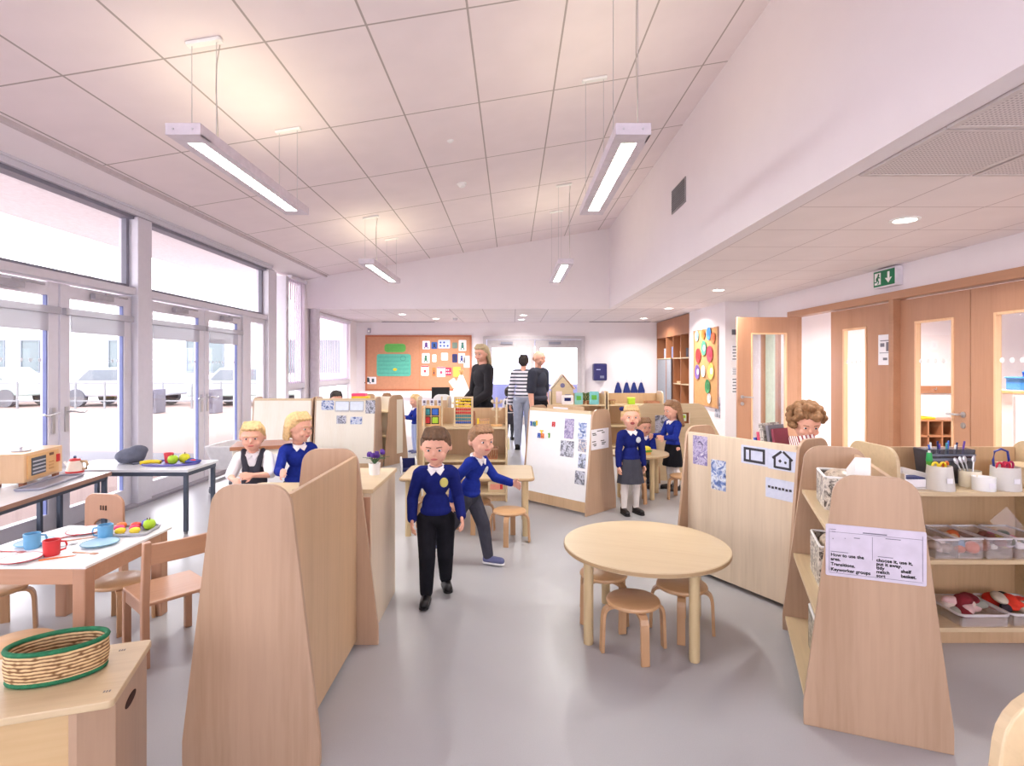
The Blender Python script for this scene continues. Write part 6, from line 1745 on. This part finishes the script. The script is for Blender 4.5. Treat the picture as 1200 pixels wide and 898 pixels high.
    for (H0, kn, an), sd in zip(leg_pts, (-1, 1)):
        dz = an.z
        c = MB(); a = an + Vector((0, .014 * s, 0)); to = an + Vector((sd * .012, -.095, 0)) * s
        base = an.z - K['ank'] * s
        c.cap(Vector((a.x, a.y, base + .026 * s)), Vector((to.x, to.y, base + .023 * s)), .03 * s, .027 * s)
        c.cap(Vector((a.x, a.y, base + .045 * s)), Vector((a.x, a.y - .02 * s, base + .036 * s)), .028 * s, .028 * s)
        sh = c.obj('shoe', shoes, t, remesh=vox)
        so = MB().prism([(a.x + .03 * s * math.cos(R(q2)), a.y + .0 + .03 * s * math.sin(R(q2))) for q2 in range(0, 181, 20)] + [(to.x + .028 * s * math.cos(R(q2)), to.y + .028 * s * math.sin(R(q2))) for q2 in range(180, 361, 20)], base + .0005, base + .012 * s, 'z')
        so.obj('sole', WHITE if shoes is not SHOE else SHOE, sh)
    if collar:
        c = MB()
        for sx in (-1, 1):
            c.prism([(0.003 * sx * s, .006 * s), (sx * .026 * s, -.016 * s), (sx * .05 * s, .024 * s), (0.016 * sx * s, .03 * s)], -.006 * s, .004 * s, 'y')
        o = c.obj('collar', SHIRT, t, bevel=.002)
        o.matrix_local = LM @ Matrix.Translation(Vector((0, -.056 * s, (K['neck'] - .052) * s))) @ Matrix.Rotation(R(-32), 4, 'X')
        c = MB().tube([(.043 * s * math.cos(i / 24 * 6.283), .043 * s * math.sin(i / 24 * 6.283), 0) for i in range(24)], .012 * s, closed=True)
        o = c.obj('collar_band', SHIRT, t, smooth=True); o.matrix_local = LM @ Matrix.Translation(Vector((0, -.002 * s, (K['neck'] - .026) * s))) @ Matrix.Rotation(R(12), 4, 'X')
    if badge:
        o = MB().sph((0, 0, 0), (.024 * s, .006 * s, .028 * s), 16, 10).obj('badge', badge, t, smooth=True)
        o.matrix_local = LM @ Matrix.Translation(U(.048, -.0, 0) * 0 + Vector((.046 * s, -.071 * s, (K['chest'] + .005) * s)))
    # hair
    kind, hm = hair
    c = MB()
    if kind != 'bald':
        c.sph(hd(0, .16, .3), (.86 * q, .88 * q, .84 * q), 24, 16, hr_)
        c.sph(hd(0, .34, .02), (.82 * q, .72 * q, .8 * q), 20, 14, hr_)
        for k in range(7): a = R(-60 + 20 * k); c.cap(hd(.5 * math.sin(a), -.1, .98), hd(.74 * math.sin(a), -.62 * math.cos(a) - .08, .7), .2 * q, .1 * q, 8)
        for sx in (-1, 1): c.cap(hd(sx * .74, .0, .4), hd(sx * .8, .02, .08), .14 * q, .1 * q, 8)
        if kind == 'short':
            c.sph(hd(0, .6, -.3), (.55 * q, .35 * q, .45 * q), 14, 10, hr_)
        elif kind == 'long':
            for k in range(9):
                a = R(-90 + 22.5 * k)
                c.cap(hd(.76 * math.sin(a), .2 + .6 * math.cos(a), .0), hd(.85 * math.sin(a), .35 + .5 * math.cos(a), -1.5 - .4 * math.cos(a)), .24 * q, .16 * q, 8)
        elif kind == 'tail':
            c.cap(hd(0, .9, .55), hd(0, 1.2, .4), .2 * q, .26 * q); c.cap(hd(0, 1.2, .4), hd(0, 1.3, -.5), .3 * q, .12 * q)
        elif kind == 'bob':
            for k in range(9):
                a = R(-90 + 22.5 * k); c.cap(hd(.8 * math.sin(a), .15 + .6 * math.cos(a), .1), hd(.84 * math.sin(a), .2 + .62 * math.cos(a), -.7), .22 * q, .16 * q, 8)
        elif kind == 'curly':
            rn = random.Random(3)
            for k in range(90):
                a = rn.uniform(0, 6.283); e = rn.uniform(-.25, 1.4)
                v = Vector((math.cos(a) * math.cos(e) * 1.05, math.sin(a) * math.cos(e) * 1.05 + .15, math.sin(e) * 1.0 + .25))
                if v.y < -.5 and v.z < .65: continue
                c.sph(hd(*v), rn.uniform(.17, .27) * q, 10, 8)
        # cut the hair back from the face
        c.obj('hair', hm, t, remesh=vox * (1 if kind != 'curly' else .9))
    else:
        c.cap(hd(-.74, .3, -.05), hd(.74, .3, -.05), .06 * q, .06 * q); 
        mbh = MB()
        for k in range(7):
            a = R(-75 + 25 * k); mbh.sph(hd(.78 * math.sin(a), .1 + .83 * math.cos(a), -.12), (.1 * q, .1 * q, .26 * q), 10, 8, hr_)
        c.bm.free(); mbh.obj('stubble', H_LB, t, remesh=vox)
    return t
walk = ((( -.05, -.07, .27), (-.055, -.06, .055)), ((.055, .0, .255), (.06, .10, .075)))
p1 = person('boy in navy jumper with yellow badge walking toward the round table', (-.475, 3.45, 0), R(8), 1.06, legs=walk, turn=-8, tilt=12, top_m=KNIT_D, bottom=('trousers', BLK), hair=('short', H_BR), collar=True, badge=mat('badge_yellow', (206, 196, 110), .6),
            arms=((.22, .1, -.95), (.1, -.62, -.62)), arms_l=((.25, .15, -.95), (.0, -.55, -.75)))
run = (((-.05, .1, .29), (-.05, .22, .13)), ((.055, -.09, .28), (.06, -.13, .055)))
person('child in blue jumper running past behind the boy with the yellow badge', (-.32, 4.05, 0), R(62), 1.03, legs=run, lean=14, turn=-30, tilt=-4, top_m=KNIT, bottom=('trousers', GREYC), hair=('short', H_LB), collar=True, shoes=mat('shoe_blue_grey', (96, 100, 140), .6),
       arms=((.2, -.55, -.8), (.05, -.95, -.2)), arms_l=((.2, .6, -.75), (.1, .1, -1)), badge=mat('badge_silver', (200, 206, 214), .5))
person('girl in white shirt and charcoal pinafore leaning on the low table by the windows', (-2.0, 4.3, 0), R(12), 1.02, lean=8, turn=4, tilt=4, top_m=SHIRT, sleeves=.45, inner=GREYC, bottom=('skirt', GREYC), hair=('tail', H_BL), tights=SOCK, collar=True,
       arms=((.25, -.5, -.8), (-.75, -.6, .1)), arms_l=((.35, -.35, -.9), (-.45, -.9, -.05)))
person('fair-haired child in royal blue jumper turned toward the pinafore girl', (-1.69, 4.36, 0), R(35), 1.08, lean=4, turn=35, tilt=4, top_m=KNIT, bottom=('trousers', GREYC), hair=('bob', H_BL), collar=True, arms=((.25, -.4, -.85), (-.5, -.8, -.1)), arms_l=((.3, -.3, -.9), (.1, -.95, .1)))
g1 = person('girl in blue jumper and grey skirt shouting at the end of the magnetic board divider', (1.165, 5.44, 0), R(14), 1.05, top_m=KNIT_D, bottom=('skirt', GREYC, .29), tights=SOCK, hair=('tail', H_BL), collar=True, badge=mat('badge_silver', (200, 206, 214), .5), mouth_open=True, turn=-16, tilt=-4,
           arms=((.14, .0, -.99), (.05, -.12, -.99)))
bw = MB()
for sx in (-1, 1): bw.sph((sx * .03, 0, 0), (.03, .014, .022), 12, 8)
bw.sph((0, 0, 0), .012)
o = bw.obj('hair_bow', NAVY, g1, smooth=True); o.location = (-.06, .0, 1.03)
sit = (((-.06, -.2, .31), (-.06, -.21, .055)), ((.06, -.2, .31), (.06, -.2, .055)))
person('fair girl in blue cardigan seated behind the small round table', (1.62, 6.78, -.19), R(-16), 1.0, legs=(((-.06, -.19, .46), (-.06, -.2, .235)), ((.06, -.19, .46), (.06, -.16, .235))), top_m=KNIT, bottom=('skirt', BLK, .40), tights=mat('dark_tights', (52, 54, 62), .8), hair=('tail', H_LB), collar=True, turn=30, tilt=8,
       arms=((.15, -.45, -.85), (-.1, -.95, .0)))
person('long-haired girl in blue jumper and black skirt standing at the small round table', (1.89, 6.5, 0), R(-68), 1.04, top_m=KNIT, bottom=('skirt', BLK, .27), tights=SOCK, hair=('long', H_LB), collar=True, turn=-6, tilt=10,
       arms=((.1, -.35, -.9), (-.1, -.95, .05)))
person('curly-haired child in white shirt reading behind the photo divider', (2.19, 4.2, 0), R(22), 1.14, top_m=SHIRT, bottom=('trousers', GREYC), hair=('curly', H_CU), turn=-30, tilt=18, lean=5,
       arms=((.2, -.35, -.9), (-.35, -.8, .5)))
t = thing('book', 'open striped book held up by the curly-haired child', 'book', (2.1, 3.93, .78), R(25))
t.rotation_euler = (R(-20), 0, R(22))
STR = stripe_mat('striped_cover', (236, 230, 232), (150, 60, 70), .03, .4, 'X')
for s in (-1, 1):
    MB().box((s * .065, .012 * 1, .09), (.13, .006, .18), R(-s * 16)).obj('cover', STR, t)
    MB().box((s * .063, .004 + .016, .09), (.12, .01, .17), R(-s * 16)).obj('pages', PAPER, t)
person('bald man in dark polo shirt standing before the grey double doors', (.4, 8.3, 0), R(58), 1.68, AD, top_m=mat('polo_charcoal', (50, 52, 66), .9, var=.08), sleeves=.42, bottom=('trousers', BLK), hair=('bald', H_BR), turn=-10, tilt=4, arms=((.12, .05, -.98), (.1, -.15, -.98)))
person('woman in black top with long blonde hair standing in front of the pinboard edge', (-.4, 7.5, 0), R(-58), 1.74, AD, top_m=mat('black_top', (34, 32, 38), .9, var=.1), bottom=('trousers', BLK), hair=('long', mat('hair_ash_blonde', (176, 158, 124), .6, var=.2, scale=60)), turn=24, tilt=10, arms=((.1, -.1, -.98), (-.3, -.7, -.5)))
person('person in black and white striped top seen from behind', (.2, 9.6, 0), R(170), 1.64, AD, top_m=stripe_mat('striped_jersey', (228, 226, 236), (52, 54, 74), .062, .42, 'Z'), bottom=('trousers', mat('grey_denim', (150, 156, 176), .9)), hair=('short', H_DK), turn=0, arms=((.16, .0, -.98), (.1, -.2, -.98)))
person('dark-haired girl in charcoal pinafore facing the back doors', (-.05, 10.9, 0), R(150), 1.03, top_m=SHIRT, sleeves=.45, inner=GREYC, bottom=('skirt', GREYC), tights=mat('dark_tights', (52, 54, 62), .8), hair=('tail', H_DK), turn=0, arms=((.15, -.1, -.98), (.1, -.3, -.9)))
person('small boy in dark jumper standing in the gap beside the cream photo divider', (-2.16, 9.55, 0), R(10), .97, top_m=KNIT_D, bottom=('trousers', BLK), hair=('short', H_LB), collar=False, tilt=10)
person('small child in blue jumper and pale trousers by the three picture cards', (-1.6, 9.2, 0), R(-60), .97, top_m=KNIT, bottom=('trousers', mat('pale_denim', (170, 182, 220), .9)), hair=('short', H_BL), collar=True, tilt=6, shoes=mat('shoe_blue_grey', (96, 100, 140), .6), arms=((.15, -.5, -.85), (-.1, -.98, .1)))
person('dark-haired child whose head shows over the cream photo divider', (-2.72, 8.55, 0), R(20), 1.06, top_m=KNIT_D, bottom=('trousers', BLK), hair=('short', H_DK), turn=10, tilt=20)
